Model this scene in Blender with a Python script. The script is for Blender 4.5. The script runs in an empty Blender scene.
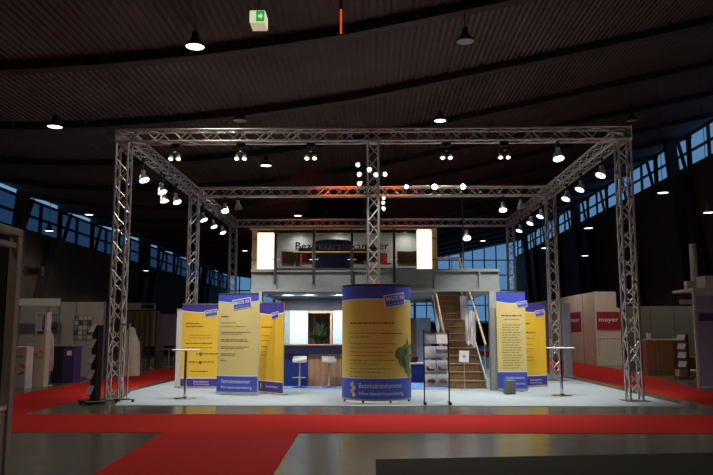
import bpy, math, random
from mathutils import Vector, Matrix
random.seed(7)
PI = math.pi
SC = bpy.context.scene
COL = SC.collection

# ------------------------------------------------------------------ materials
def mat(name, c, rough=.6, metal=0., emit=None, estr=0., noise=.12, scale=8., bump=0., spec=.5, alpha=1., coat=0.):
    m = bpy.data.materials.new(name); m.use_nodes = True
    nt = m.node_tree; b = nt.nodes['Principled BSDF']
    tc = nt.nodes.new('ShaderNodeTexCoord'); nz = nt.nodes.new('ShaderNodeTexNoise')
    nz.inputs['Scale'].default_value = scale; nz.inputs['Detail'].default_value = 4
    nt.links.new(tc.outputs['Object'], nz.inputs['Vector'])
    cr = nt.nodes.new('ShaderNodeValToRGB')
    lo = [max(0, v * (1 - noise)) for v in c]; hi = [min(1, v * (1 + noise)) for v in c]
    cr.color_ramp.elements[0].color = (*lo, 1); cr.color_ramp.elements[1].color = (*hi, 1)
    cr.color_ramp.elements[0].position = .3; cr.color_ramp.elements[1].position = .7
    nt.links.new(nz.outputs['Fac'], cr.inputs['Fac']); nt.links.new(cr.outputs['Color'], b.inputs['Base Color'])
    b.inputs['Roughness'].default_value = rough; b.inputs['Metallic'].default_value = metal
    b.inputs['Specular IOR Level'].default_value = spec
    if coat: b.inputs['Coat Weight'].default_value = coat
    if bump:
        bp = nt.nodes.new('ShaderNodeBump'); bp.inputs['Strength'].default_value = bump; bp.inputs['Distance'].default_value = .02
        nt.links.new(nz.outputs['Fac'], bp.inputs['Height']); nt.links.new(bp.outputs['Normal'], b.inputs['Normal'])
    if emit:
        b.inputs['Emission Color'].default_value = (*emit, 1); b.inputs['Emission Strength'].default_value = estr
    return m

def glass(name, tint, gloss=.06):
    m = bpy.data.materials.new(name); m.use_nodes = True; nt = m.node_tree; nt.nodes.clear()
    o = nt.nodes.new('ShaderNodeOutputMaterial'); mx = nt.nodes.new('ShaderNodeMixShader'); mx.inputs[0].default_value = gloss
    t = nt.nodes.new('ShaderNodeBsdfTransparent'); t.inputs[0].default_value = (*tint, 1)
    g = nt.nodes.new('ShaderNodeBsdfGlossy'); g.inputs['Roughness'].default_value = .05
    nt.links.new(t.outputs[0], mx.inputs[1]); nt.links.new(g.outputs[0], mx.inputs[2]); nt.links.new(mx.outputs[0], o.inputs[0])
    return m

def wood(name, a, b_, scale=3., rough=.5):
    m = mat(name, a, rough); nt = m.node_tree; b = nt.nodes['Principled BSDF']
    tc = nt.nodes.new('ShaderNodeTexCoord'); w = nt.nodes.new('ShaderNodeTexWave')
    w.inputs['Scale'].default_value = scale; w.inputs['Distortion'].default_value = 5; w.inputs['Detail'].default_value = 3
    nt.links.new(tc.outputs['Object'], w.inputs['Vector'])
    cr = nt.nodes.new('ShaderNodeValToRGB'); cr.color_ramp.elements[0].color = (*a, 1); cr.color_ramp.elements[1].color = (*b_, 1)
    nt.links.new(w.outputs['Fac'], cr.inputs['Fac']); nt.links.new(cr.outputs['Color'], b.inputs['Base Color'])
    return m

def corrugated(name, c, pitch):
    m = mat(name, c, .75, noise=.25, scale=.6); nt = m.node_tree; b = nt.nodes['Principled BSDF']
    tc = nt.nodes.new('ShaderNodeTexCoord'); w = nt.nodes.new('ShaderNodeTexWave'); w.bands_direction = 'X'
    w.inputs['Scale'].default_value = 1 / pitch * .314
    nt.links.new(tc.outputs['Object'], w.inputs['Vector'])
    bp = nt.nodes.new('ShaderNodeBump'); bp.inputs['Strength'].default_value = 1; bp.inputs['Distance'].default_value = .05
    nt.links.new(w.outputs['Fac'], bp.inputs['Height']); nt.links.new(bp.outputs['Normal'], b.inputs['Normal'])
    return m

def concrete(name, lo, hi, rough):
    m = mat(name, lo, rough, scale=.7); nt = m.node_tree; b = nt.nodes['Principled BSDF']
    cr = [n for n in nt.nodes if n.type == 'VALTORGB'][0]; cr.color_ramp.elements[0].color = (*lo, 1); cr.color_ramp.elements[1].color = (*hi, 1)
    tc = [n for n in nt.nodes if n.type == 'TEX_COORD'][0]
    n2 = nt.nodes.new('ShaderNodeTexNoise'); n2.inputs['Scale'].default_value = 2.2; n2.inputs['Detail'].default_value = 6
    nt.links.new(tc.outputs['Object'], n2.inputs['Vector'])
    mr = nt.nodes.new('ShaderNodeMapRange'); mr.inputs['To Min'].default_value = rough - .03; mr.inputs['To Max'].default_value = rough + .05
    nt.links.new(n2.outputs['Fac'], mr.inputs['Value']); nt.links.new(mr.outputs[0], b.inputs['Roughness'])
    return m

M = {}
M['concrete'] = concrete('concrete', (.095, .086, .062), (.140, .126, .088), .21)
M['red'] = mat('red_carpet', (.50, .020, .016), .95, noise=.14, scale=40, bump=.3, spec=.1)
M['redd'] = mat('red_carpet_aisle', (.46, .018, .015), .95, noise=.14, scale=40, bump=.3, spec=.1)
M['darkcarpet'] = mat('dark_carpet', (.028, .026, .020), .95, noise=.2, scale=40, spec=.1)
M['standcarpet'] = mat('pale_carpet', (.34, .40, .44), .9, noise=.06, scale=3, spec=.15)
M['bluelitcarpet'] = mat('blue_lit_carpet', (.16, .34, .70), .9, noise=.1, scale=20, spec=.1)  # blue light on the floor by the bar, put into the carpet colour
M['alu'] = mat('aluminium', (.70, .68, .66), .38, 1., noise=.1, scale=6)
M['steel'] = mat('steel_grey_paint', (.27, .30, .31), .5, 0., noise=.06)
M['steell'] = mat('pale_grey_paint', (.37, .40, .42), .5, 0., noise=.06)
M['chrome'] = mat('chrome', (.75, .75, .75), .15, 1.)
M['black'] = mat('black_paint', (.012, .012, .013), .5)
M['matteblack'] = mat('matte_black', (.003, .003, .003), .95, spec=0)
M['dimgrey'] = mat('dim_grey_print', (.010, .0095, .009), .9, spec=0)
M['dark'] = mat('dark_metal', (.05, .05, .052), .5, .3)
M['roof'] = corrugated('roof_sheet', (.115, .080, .077), .16)
M['beam'] = mat('roof_beam_paint', (.055, .047, .045), .7)
M['wall'] = mat('hall_wall', (.15, .12, .10), .9, noise=.2, scale=.8)
M['mull'] = mat('mullion_paint', (.02, .025, .03), .6)
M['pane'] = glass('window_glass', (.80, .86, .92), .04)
M['paneleft'] = glass('darker_window_glass', (.30, .36, .44), .04)  # left panes, tinted darker than the other windows
M['railglass'] = glass('rail_glass', (.86, .88, .87), .09)
M['white'] = mat('white_laminate', (.74, .74, .72), .5, noise=.04)
M['barwhite'] = mat('cool_white_panel', (.54, .61, .68), .5, noise=.04)
M['offwhite'] = mat('booth_panel', (.66, .60, .52), .7, noise=.05, scale=2)
M['greywall'] = mat('grey_panel', (.56, .56, .54), .7, noise=.05, scale=2)
M['boothgrey'] = mat('booth_grey_panel', (.47, .43, .39), .7, noise=.08, scale=2)
M['beige'] = mat('beige_cloth', (.56, .50, .41), .9, noise=.1)
M['drape'] = mat('brown_drape', (.25, .18, .13), .95, noise=.15)
M['purplepanel'] = mat('lilac_panel', (.34, .27, .42), .7, noise=.08)
M['purple'] = mat('purple_laminate', (.055, .045, .19), .45, noise=.1)
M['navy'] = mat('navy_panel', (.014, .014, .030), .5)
M['palepink'] = mat('poster_dark', (.16, .13, .13), .6, noise=.7, scale=9)
M['yellow'] = mat('banner_yellow', (.80, .50, .035), .55, noise=.04, scale=2)
M['ypale'] = mat('banner_lit_pale_yellow', (.82, .68, .27), .55, noise=.04, scale=2)  # paler for the bulging banners: the strong light on them put into the colour
M['ydrum'] = mat('banner_ochre_yellow', (.80, .58, .13), .5, noise=.04, scale=2)
M['bblue'] = mat('banner_blue', (.065, .10, .60), .5, noise=.08, scale=3)
M['bpurp'] = mat('banner_indigo', (.055, .040, .30), .5, noise=.08, scale=3)
M['ink'] = mat('brown_ink', (.20, .11, .02), .7)
M['inkb'] = mat('dark_ink', (.03, .025, .05), .7)
M['pwhite'] = mat('white_print', (.80, .80, .84), .6, noise=.03)
M['green'] = mat('green_print', (.12, .19, .045), .6, noise=.5, scale=14)
M['lime'] = mat('lime_print', (.55, .55, .08), .6, noise=.3, scale=14)
M['red_print'] = mat('red_print', (.33, .012, .022), .6)
M['orange_print'] = mat('orange_print', (.65, .22, .04), .6)
M['oak'] = wood('oak', (.50, .30, .13), (.60, .38, .18))
M['tread'] = wood('stair_wood', (.21, .125, .06), (.26, .16, .08))
M['barwood'] = wood('bar_wood', (.38, .20, .10), (.46, .26, .14), 2)
M['bartop'] = wood('bar_top_wood', (.22, .12, .06), (.30, .17, .09))
M['barblue'] = mat('bar_blue', (.012, .03, .20), .4)
M['barnavy'] = mat('bar_navy', (.014, .018, .075), .4)
M['brown'] = wood('brown_wood', (.16, .075, .035), (.24, .12, .06), 1.5)
M['plant'] = mat('dark_leaf', (.035, .06, .018), .7, noise=.4)
M['leather'] = mat('brown_leather', (.22, .12, .09), .6)
M['redfab'] = mat('red_fabric', (.62, .05, .02), .7)
M['bluefab'] = mat('blue_fabric', (.025, .028, .12), .8)
M['maroon'] = mat('maroon_cloth', (.10, .008, .015), .8)
M['paper'] = mat('paper', (.92, .92, .96), .6, noise=.02)
M['papergrey'] = mat('photo_paper', (.30, .31, .36), .5, noise=.5, scale=7)
def translucent(m, c, f):
    nt = m.node_tree; b = nt.nodes['Principled BSDF']; o = nt.nodes['Material Output']
    tr = nt.nodes.new('ShaderNodeBsdfTranslucent'); tr.inputs[0].default_value = (*c, 1); mx = nt.nodes.new('ShaderNodeMixShader'); mx.inputs[0].default_value = f
    nt.links.new(b.outputs[0], mx.inputs[1]); nt.links.new(tr.outputs[0], mx.inputs[2]); nt.links.new(mx.outputs[0], o.inputs[0])
translucent(M['paper'], (.9, .9, .95), .15)
M['cloth'] = mat('white_cotton', (.86, .86, .92), .9, noise=.05)
M['acryl'] = glass('acrylic', (.9, .92, .94), .08)
M['stainless'] = mat('reflector', (.85, .85, .87), .38, .75)
M['lens'] = mat('lit_lens', (.9, .9, .9), .3, emit=(1, .97, .93), estr=9)
M['flare'] = mat('lit_lens_strong', (.9, .9, .9), .3, emit=(1, .98, .96), estr=60)
M['pendlens'] = mat('pendant_lens', (.9, .9, .9), .3, emit=(1, .90, .78), estr=4.5)
M['deadlens'] = mat('unlit_lens', (.45, .42, .40), .4)
M['pillarlight'] = mat('luminous_panel', (.9, .8, .6), .5, emit=(1, .82, .56), estr=1.7)
M['cream'] = mat('cream_panel', (.62, .50, .30), .6)
M['exitgreen'] = mat('exit_green', (.02, .35, .06), .4, emit=(.02, .42, .07), estr=.8)
M['exitwhite'] = mat('exit_pale', (.7, .75, .5), .4, emit=(.85, .90, .52), estr=.75)
M['exitunder'] = mat('exit_underside', (.7, .7, .5), .4, emit=(.82, .72, .48), estr=.45)
M['redlit'] = mat('red_tube', (.6, .05, .02), .4, emit=(1, .10, .03), estr=.75)
M['redpipe'] = mat('red_pipe_paint', (.35, .02, .015), .5)
M['charcoal'] = mat('charcoal', (.10, .095, .09), .7)
M['signgrey'] = mat('sign_grey', (.38, .36, .33), .7)
M['greybox'] = mat('grey_box_paint', (.13, .145, .14), .6)
M['paleblue'] = mat('pale_blue_panel', (.45, .53, .60), .6, noise=.05)

# ------------------------------------------------------------------ mesh builder
class MB:
    def __init__(s): s.v = []; s.f = []
    def add(s, vs, fs):
        n = len(s.v); s.v += [tuple(v) for v in vs]; s.f += [tuple(i + n for i in f) for f in fs]; return s
    def box(s, a, b, T=None, bev=0.):
        x0, y0, z0 = [min(a[i], b[i]) for i in range(3)]; x1, y1, z1 = [max(a[i], b[i]) for i in range(3)]
        if bev:
            e = min(bev, (x1-x0)/2.1, (y1-y0)/2.1, (z1-z0)/2.1)
            ring = lambda z, d: [(x0+e+d, y0+d, z), (x1-e-d, y0+d, z), (x1-d, y0+e+d, z), (x1-d, y1-e-d, z), (x1-e-d, y1-d, z), (x0+e+d, y1-d, z), (x0+d, y1-e-d, z), (x0+d, y0+e+d, z)]
            R = [ring(z0, e), ring(z0+e, 0), ring(z1-e, 0), ring(z1, e)]
            vs = [v for r in R for v in r]; fs = [tuple(range(7, -1, -1)), tuple(range(24, 32))]
            for k in range(3):
                for i in range(8): fs.append((k*8+i, k*8+(i+1) % 8, (k+1)*8+(i+1) % 8, (k+1)*8+i))
        else:
            vs = [(x0,y0,z0),(x1,y0,z0),(x1,y1,z0),(x0,y1,z0),(x0,y0,z1),(x1,y0,z1),(x1,y1,z1),(x0,y1,z1)]
            fs = [(3,2,1,0),(4,5,6,7),(0,1,5,4),(1,2,6,5),(2,3,7,6),(3,0,4,7)]
        if T: vs = [T @ Vector(v) for v in vs]
        return s.add(vs, fs)
    def tube(s, p0, p1, r, n=8, r1=None):
        p0 = Vector(p0); p1 = Vector(p1); d = (p1-p0).normalized(); r1 = r if r1 is None else r1
        a = d.orthogonal().normalized(); b = d.cross(a)
        vs = []
        for p, q in ((p0, r), (p1, r1)):
            for i in range(n):
                t = 2*PI*i/n; vs.append(p + a*math.cos(t)*q + b*math.sin(t)*q)
        fs = [tuple(range(n-1, -1, -1)), tuple(range(n, 2*n))] + [(i, (i+1) % n, n+(i+1) % n, n+i) for i in range(n)]
        return s.add(vs, fs)
    def path(s, pts, r, n=6):
        for a, b in zip(pts, pts[1:]): s.tube(a, b, r, n)
        return s
    def lathe(s, prof, n=20, T=None, cap=True):
        vs = []; fs = []
        for r, z in prof:
            for i in range(n):
                t = 2*PI*i/n; v = Vector((r*math.cos(t), r*math.sin(t), z)); vs.append(T @ v if T else v)
        m = len(prof)
        for k in range(m-1):
            for i in range(n): fs.append((k*n+i, k*n+(i+1) % n, (k+1)*n+(i+1) % n, (k+1)*n+i))
        if cap: fs += [tuple(range(n-1, -1, -1)), tuple(range((m-1)*n, m*n))]
        return s.add(vs, fs)
    def prism(s, poly, axis, a, b):
        """poly of 2D points, extruded along an axis: 'z' -> (x,y), 'y' -> (x,z), 'x' -> (y,z)"""
        P = {'z': lambda p, t: (p[0], p[1], t), 'y': lambda p, t: (p[0], t, p[1]), 'x': lambda p, t: (t, p[0], p[1])}[axis]
        n = len(poly); vs = [P(p, a) for p in poly] + [P(p, b) for p in poly]
        return s.add(vs, [tuple(range(n-1, -1, -1)), tuple(range(n, 2*n))] + [(i, (i+1) % n, n+(i+1) % n, n+i) for i in range(n)])
    def build(s, name, m, parent=None, smooth=False, label=None):
        me = bpy.data.meshes.new(name); me.from_pydata(s.v, [], s.f); me.update()
        import bmesh
        bm = bmesh.new(); bm.from_mesh(me); bmesh.ops.recalc_face_normals(bm, faces=bm.faces); bm.to_mesh(me); bm.free()
        if smooth:
            for p in me.polygons: p.use_smooth = True
            try: me.set_sharp_from_angle(angle=R(40))
            except Exception: pass
        me.materials.append(M[m] if isinstance(m, str) else m)
        o = bpy.data.objects.new(name, me); COL.objects.link(o)
        if parent: o.parent = parent
        if label: o['label'] = label
        return o
R = math.radians

def tag(o, label, cat, group=None, kind=None):
    o['label'] = label; o['category'] = cat
    if group: o['group'] = group
    if kind: o['kind'] = kind
    return o
def thing(name, label, cat, loc=(0, 0, 0), rz=0., group=None):
    o = bpy.data.objects.new(name, None); COL.objects.link(o); o.location = loc; o.rotation_euler = (0, 0, rz); o.empty_display_size = .2
    return tag(o, label, cat, group)
def struct(o, label=None):
    o['kind'] = 'structure'
    if label: o['label'] = label
    return o
def sgroup(name):
    o = bpy.data.objects.new(name, None); COL.objects.link(o); return struct(o)
def dup(root, loc=None, rz=None, label=None, group=None):
    def cp(o, par):
        c = o.copy(); COL.objects.link(c)
        if par: c.parent = par
        for ch in KIDS.get(o.name, [k for k in o.children]): cp(ch, c)
        return c
    r = cp(root, None)
    if loc is not None: r.location = loc
    if rz is not None: r.rotation_euler = (0, 0, rz)
    if label: r['label'] = label
    if group: r['group'] = group
    return r
KIDS = {}

def text_geo(txt, size, bold=0.):
    cu = bpy.data.curves.new('lettering', 'FONT'); cu.body = txt; cu.size = size; cu.align_x = 'CENTER'; cu.align_y = 'CENTER'; cu.offset = bold; cu.resolution_u = 2
    o = bpy.data.objects.new('lettering', cu); COL.objects.link(o); bpy.context.view_layer.update()
    me = bpy.data.meshes.new_from_object(o.evaluated_get(bpy.context.evaluated_depsgraph_get()))
    vs = [v.co.copy() for v in me.vertices]; fs = [tuple(p.vertices) for p in me.polygons]
    bpy.data.objects.remove(o); bpy.data.curves.remove(cu); bpy.data.meshes.remove(me)
    return vs, fs
def fit_text(txt, width, height, bold=0.):
    vs, fs = text_geo(txt, 1., bold)
    x0 = min(v.x for v in vs); x1 = max(v.x for v in vs); y0 = min(v.y for v in vs); y1 = max(v.y for v in vs)
    return [((v.x-(x0+x1)/2)/(x1-x0)*width, (v.y-(y0+y1)/2)/(y1-y0)*height) for v in vs], fs
def flat_text(name, txt, w, h, m, parent, T, bold=0.):
    vs, fs = fit_text(txt, w, h, bold); mb = MB(); mb.add([T @ Vector((x, -.004, z)) for x, z in vs], fs)
    return mb.build(name, m, parent)

# ------------------------------------------------------------------ camera
cam = bpy.data.cameras.new('camera'); co = bpy.data.objects.new('camera', cam); COL.objects.link(co)
cam.sensor_width = 36; cam.lens = 716.3 / 713 * 36; cam.clip_end = 300
co.location = (-.03, -15.72, 1.459); co.rotation_euler = (PI/2 + .13116, 0, .01989)
SC.camera = co

# ------------------------------------------------------------------ world and view
w = bpy.data.worlds.new('dusk_sky'); SC.world = w; w.use_nodes = True
bg = w.node_tree.nodes['Background']; bg.inputs[0].default_value = (.20, .42, .70, 1); bg.inputs[1].default_value = .72
vs_ = SC.view_settings; vs_.view_transform = 'Standard'; vs_.look = 'None'; vs_.gamma = 1; vs_.use_curve_mapping = False; vs_.exposure = 0
SC.cycles.use_denoising = True
SC.cycles.max_bounces = 6; SC.cycles.transparent_max_bounces = 12
SC.cycles.sample_clamp_indirect = 3

# ------------------------------------------------------------------ hall shell
YF, YR = 70., -21.
MB().box((-17.3, YR-.3, -.2), (17.6, YF+.3, 0)).build('floor', 'concrete')
struct(bpy.data.objects['floor'])
RP = [(-17.3, 8.1), (-15.6, 7.75), (-13.5, 7.45), (-11.7, 7.33), (-9.8, 7.30), (-7.8, 7.36), (-5.9, 7.48), (-3.9, 7.66), (-2.2, 7.88), (-.45, 8.15), (1.5, 8.55), (3.05, 8.88), (5.3, 9.36), (9.6, 10.3), (13.5, 11.13), (17.6, 12.0)]
RP = [(x, z+.25) for x, z in RP]
def roofz(x):
    for (a, za), (b, zb) in zip(RP, RP[1:]):
        if a <= x <= b: return za + (zb-za)*(x-a)/(b-a)
    return RP[-1][1]
struct(MB().prism(RP + [(x, z+.25) for x, z in RP[::-1]], 'y', YR, YF).build('ceiling', 'roof', smooth=False))
tn = 0
def trim(mb, m='beam'):
    global tn; tn += 1
    return struct(mb.build('trim_%d' % tn, m))
for k in range(-4, 15):                                   # curved roof girders across the hall with purlin brackets
    y = -.12 + 4.62*k
    mb = MB(); lo = [(x, z-.20) for x, z in RP]
    mb.prism(lo + [(x, z-.01) for x, z in RP[::-1]], 'y', y-.07, y+.07)
    mb.prism([(x, z-.05) for x, z in lo] + lo[::-1], 'y', y-.16, y+.16)
    if k < 6:
        x = -16
        while x < 17:
            z = roofz(x); mb.box((x-.05, y-.2, z-.19), (x+.05, y+.2, z-.02)); x += .55
    trim(mb)
# left wall and right wall with clerestory windows
struct(MB().box((-17.3, YR, 0), (-17, YF, 6.45)).build('wall_left', 'wall'))
struct(MB().box((17.3, YR, 0), (17.6, YF, 10.4)).build('wall_right', 'wall'))
struct(MB().prism([(-17.3, 0), (17.6, 0)] + [(x, z-.02) for x, z in RP[::-1]], 'y', YR-.3, YR).build('wall_rear', 'wall'))
wn = 0
def bay(x, y0, y1, z0, z1, side):
    """one clerestory bay: dark frame, a mid rail, slanting mullions and panes"""
    global wn; wn += 1
    g = sgroup('window_%d' % wn)
    fr = MB(); xs = (x-.06, x+.06)
    fr.box((xs[0], y0, z0-.05), (xs[1], y1, z0+.07)); fr.box((xs[0], y0, z1-.12), (xs[1], y1, z1))
    zm = z0 + (z1-z0)*.47
    fr.box((xs[0], y0, zm-.06), (xs[1], y1, zm+.06))
    n = 2; L = (y1-y0)/n
    for i in range(n+1):
        yy = y0 + L*i; t = .20 if i in (0, n) else .09
        fr.prism([(yy-t, z0), (yy+t, z0), (yy+t, z1), (yy-t, z1)], 'x', xs[0], xs[1])
    fr.prism([(y0+L*.1, z0), (y0+L*.2, z0), (y0+L*.55, z1), (y0+L*.45, z1)], 'x', xs[0]-.1*side, xs[1]-.1*side)
    fr.build('frame', 'mull', g)
    for za, zb in ((z0, zm), (zm, z1)):
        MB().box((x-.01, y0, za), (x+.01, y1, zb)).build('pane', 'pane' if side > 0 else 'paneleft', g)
k = 0
for k in range(-4, 15):
    y0 = -.12 + 4.62*k; y1 = min(y0+4.62, YF)
    bay(17.45, y0, y1, 10.4, 12.22, 1)
    if k in (-4,): struct(MB().box((-17.3, y0, 6.5), (-17, y1, 8.1)).build('wall_left_upper', 'wall'))
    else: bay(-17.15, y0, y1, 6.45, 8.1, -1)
# leaning side columns of the hall
for k in (5, 9, 13):
    y = -.12 + 4.62*k - .6
    trim(MB().prism([(17.25, 0), (16.7, 0), (15.9, roofz(15.9)-.22), (16.4, roofz(16.4)-.22)], 'y', y-.25, y+.25))
for k in range(3, 14, 2):
    y = -.12 + 4.62*k
    trim(MB().prism([(y-3.4, .0), (y-2.8, .0), (y+.2, 10.3), (y-.4, 10.3)], 'x', 17.0, 17.25))
for k in (4, 8, 12):
    y = -.12 + 4.62*k - 1.7
    trim(MB().prism([(-16.95, 0), (-16.5, 0), (-15.9, roofz(-15.9)-.22), (-16.35, roofz(-16.35)-.22)], 'y', y-.25, y+.25))
    trim(MB().prism([(y+2.0, .0), (y+2.6, .0), (y+5.2, 6.4), (y+4.6, 6.4)], 'x', -16.95, -16.7))
# far gable: low wall, glazing up to the roof
struct(MB().box((-17.3, YF, 0), (17.6, YF+.3, 2.6)).build('wall_far', 'wall'))
g = sgroup('window_far'); fr = MB()
x = -17.2
while x < 17.6:
    t = .12 if int(round((x+17.2)/1.4)) % 4 else .26
    fr.box((x-t/2, YF, 2.6), (x+t/2, YF+.2, roofz(min(x, 17.5)))); x += 1.4
for z in (2.7, 4.6, 6.4, 8.2, 10.0):
    xs = [q for q in range(-17, 18) if roofz(q) > z+.1]
    if xs: fr.box((xs[0], YF+.02, z-.06), (17.4, YF+.16, z+.06)) if z > 7.4 and xs[0] > -17 else fr.box((-17.2, YF+.02, z-.06), (17.4, YF+.16, z+.06))
fr.build('frame', 'mull', g)
MB().prism([(-17.3, 2.6), (17.6, 2.6)] + RP[::-1], 'y', YF+.08, YF+.1).build('pane', 'pane', g)

# ------------------------------------------------------------------ carpets
tag(MB().prism([(-15, -5.12), (15, -4.90), (15, -2.60), (-15, -2.72)], 'z', 0, .006).build('carpet', 'red'), 'red carpet aisle running across the hall in front of the exhibition stand', 'carpet')
tag(MB().prism([(-2.45, -15.5), (-.95, -15.5), (-1.08, -5.02), (-3.08, -5.035)], 'z', 0, .006).build('carpet', 'redd'), 'red carpet walkway leading from the foreground up to the cross aisle', 'carpet')
tag(MB().prism([(-8.42, -2.69), (-6.3, -2.68), (-6.3, 40), (-7.4, 40), (-7.4, 13.6), (-8.42, 13.2)], 'z', 0, .006).build('carpet', 'redd'), 'red carpet aisle along the left side of the stand', 'carpet')
tag(MB().prism([(6.75, -2.63), (8.2, -2.62), (8.42, 3.0), (9.2, 8.0), (9.35, 10), (9.8, 14), (9.85, 40), (6.75, 40)], 'z', 0, .006).build('carpet', 'redd'), 'red carpet aisle along the right side of the stand', 'carpet')
tag(MB().prism([(.02, -7.22), (.02, -10.5), (9, -10.5), (9, -6.0)], 'z', 0, .008).build('carpet', 'darkcarpet'), 'dark grey carpet in the right foreground', 'carpet')
tag(MB().prism([(-5.15, -1.2), (6.25, -1.2), (6.25, 13.4), (-5.95, 13.4), (-5.95, 2.2)], 'z', 0, .008).build('carpet', 'standcarpet'), 'pale grey carpet covering the floor of the exhibition stand', 'carpet')
tag(MB().box((-2.75, 2.95, .008), (1.85, 8.95, .014)).build('carpet', 'bluelitcarpet'), 'bright blue carpet under the raised deck by the bar, blue light put into its colour', 'carpet')

# ------------------------------------------------------------------ trusses
def truss(name, label, p0, p1, u, v, size, group, pitch=.30, base=False):
    """square lattice truss from p0 to p1; u and v are the two cross directions"""
    p0 = Vector(p0); p1 = Vector(p1); u = Vector(u); v = Vector(v); L = (p1-p0).length; d = (p1-p0).normalized()
    t = thing(name, label, 'truss', p0, 0, group)
    r = .026; h = size/2 - r
    c = [u*(sx*h) + v*(sy*h) for sx, sy in ((-1, -1), (1, -1), (1, 1), (-1, 1))]
    e = .012
    for k in range(4): MB().tube(c[k]+d*e, c[k]+d*(L-e), r, 10).build('chord', 'alu', t, True)
    n = max(2, int(round(L/pitch)))
    for k in range(4):
        a, b = c[k], c[(k+1) % 4]
        pts = [(a if (i+k) % 2 else b) + d*(.04 + (L-.08)*i/n) for i in range(n+1)]
        MB().path(pts, .015, 6).build('lacing', 'alu', t, True)
    for s in (0, L-.012):
        mb = MB(); q = h + r
        vs = [u*(a*q)+v*(b*q)+d*(s+z) for z in (0, .012) for a, b in ((-1, -1), (1, -1), (1, 1), (-1, 1))]
        mb.add(vs, [(3,2,1,0),(4,5,6,7),(0,1,5,4),(1,2,6,5),(2,3,7,6),(3,0,4,7)]); mb.build('end_plate', 'alu', t)
    if base:
        MB().box((-.26, -.26, -.008), (.26, .26, .0), bev=.003).build('base_plate', 'dark', t)
    return t
X_, Y_, Z_ = (1, 0, 0), (0, 1, 0), (0, 0, 1)
W = 5.6; ZB = 5.845; G = 'lattice trusses of the stand frame'
truss('truss_beam', 'long aluminium lattice beam across the top front of the stand', (-5.77, 0, ZB), (5.77, 0, ZB), Y_, Z_, .32, G)
truss('truss_beam', 'aluminium lattice beam across the middle of the frame, between front and back beams', (-5.44, 6.5, ZB), (5.44, 6.5, ZB), Y_, Z_, .32, G)
truss('truss_beam', 'aluminium lattice beam across the back of the frame, just above the upper deck', (-5.44, 13., ZB), (5.44, 13., ZB), Y_, Z_, .32, G)
truss('truss_beam', 'aluminium lattice beam receding along the left side of the frame', (-W, .165, ZB), (-W, 13.2, ZB), X_, Z_, .32, G)
truss('truss_beam', 'aluminium lattice beam receding along the right side of the frame', (W, .165, ZB), (W, 13.2, ZB), X_, Z_, .32, G)
for x, y, l in ((-W, 0, 'front left corner lattice column beside the black leaflet stand'), (W, 0, 'front right corner lattice column standing at the edge of the pale carpet'),
                (-W, 6.5, 'left middle lattice column behind the leftmost yellow banner'), (W, 6.5, 'right middle lattice column behind the right standing table'),
                (-W, 13., 'rear left lattice column under the back beam'), (W, 13., 'rear right lattice column under the back beam')):
    truss('truss_column', l, (x, y, .016), (x, y, 5.682), X_, Y_, .32, G, .32, True)
truss('truss_column', 'central lattice column rising out of the round yellow drum', (.03, 0, .016), (.03, 0, 5.682), X_, Y_, .29, G, .30, True)

# ------------------------------------------------------------------ stage lights
LK = 1.0
def lamp_light(name, loc, target, power, angle, parent=None, color=(1, .96, .90), radius=.06, blend=.6):
    l = bpy.data.lights.new(name, 'SPOT'); l.energy = power*LK; l.spot_size = R(angle); l.spot_blend = blend; l.color = color; l.shadow_soft_size = radius
    o = bpy.data.objects.new(name, l); COL.objects.link(o)
    d = Vector(target) - Vector(loc); o.rotation_euler = d.to_track_quat('-Z', 'Y').to_euler(); o.location = loc
    if parent: o.parent = parent; o.location = Vector(loc) - parent.location
    return o
def aim(d):
    return Vector(d).normalized().to_track_quat('-Z', 'Y').to_matrix().to_4x4()
def bell_spot(loc, zt, d, label, group, power, target, lens='lens', s=1., off=None):
    """single floodlight: clamp on the chord, stem, yoke knob, bell reflector and lit lens facing along d"""
    t = thing('stage_spotlight', label, 'spotlight', loc, 0, group); x, y, z = loc; top = zt - z
    MB().box((-.035, -.05, top-.08), (.035, .05, top-.002), bev=.01).build('clamp', 'dark', t)
    MB().tube((0, 0, top-.08), (0, 0, .10*s), .012, 8).build('stem', 'dark', t, True)
    MB().lathe([(.02*s, .16*s), (.05*s, .15*s), (.06*s, .11*s), (.045*s, .07*s), (.02*s, .06*s)], 14).build('ballast_knob', 'stainless', t, True)
    T = aim(d)
    MB().lathe([(.03*s, .06*s), (.06*s, .055*s), (.085*s, .01*s), (.115*s, -.07*s), (.13*s, -.125*s), (.12*s, -.125*s), (.105*s, -.07*s), (.05*s, -.0*s)], 20, T, cap=True).build('reflector', 'stainless', t, True)
    MB().lathe([(.001, -.100*s), (.06*s, -.100*s), (.092*s, -.096*s), (.092*s, -.08*s), (.001, -.08*s)], 20, T, cap=False).build('lens', lens, t)
    if power:
        l0 = Vector(loc) + Vector(d).normalized()*.17*s
        lamp_light('lamp', l0, target, power, 84, t)
    return t
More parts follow.
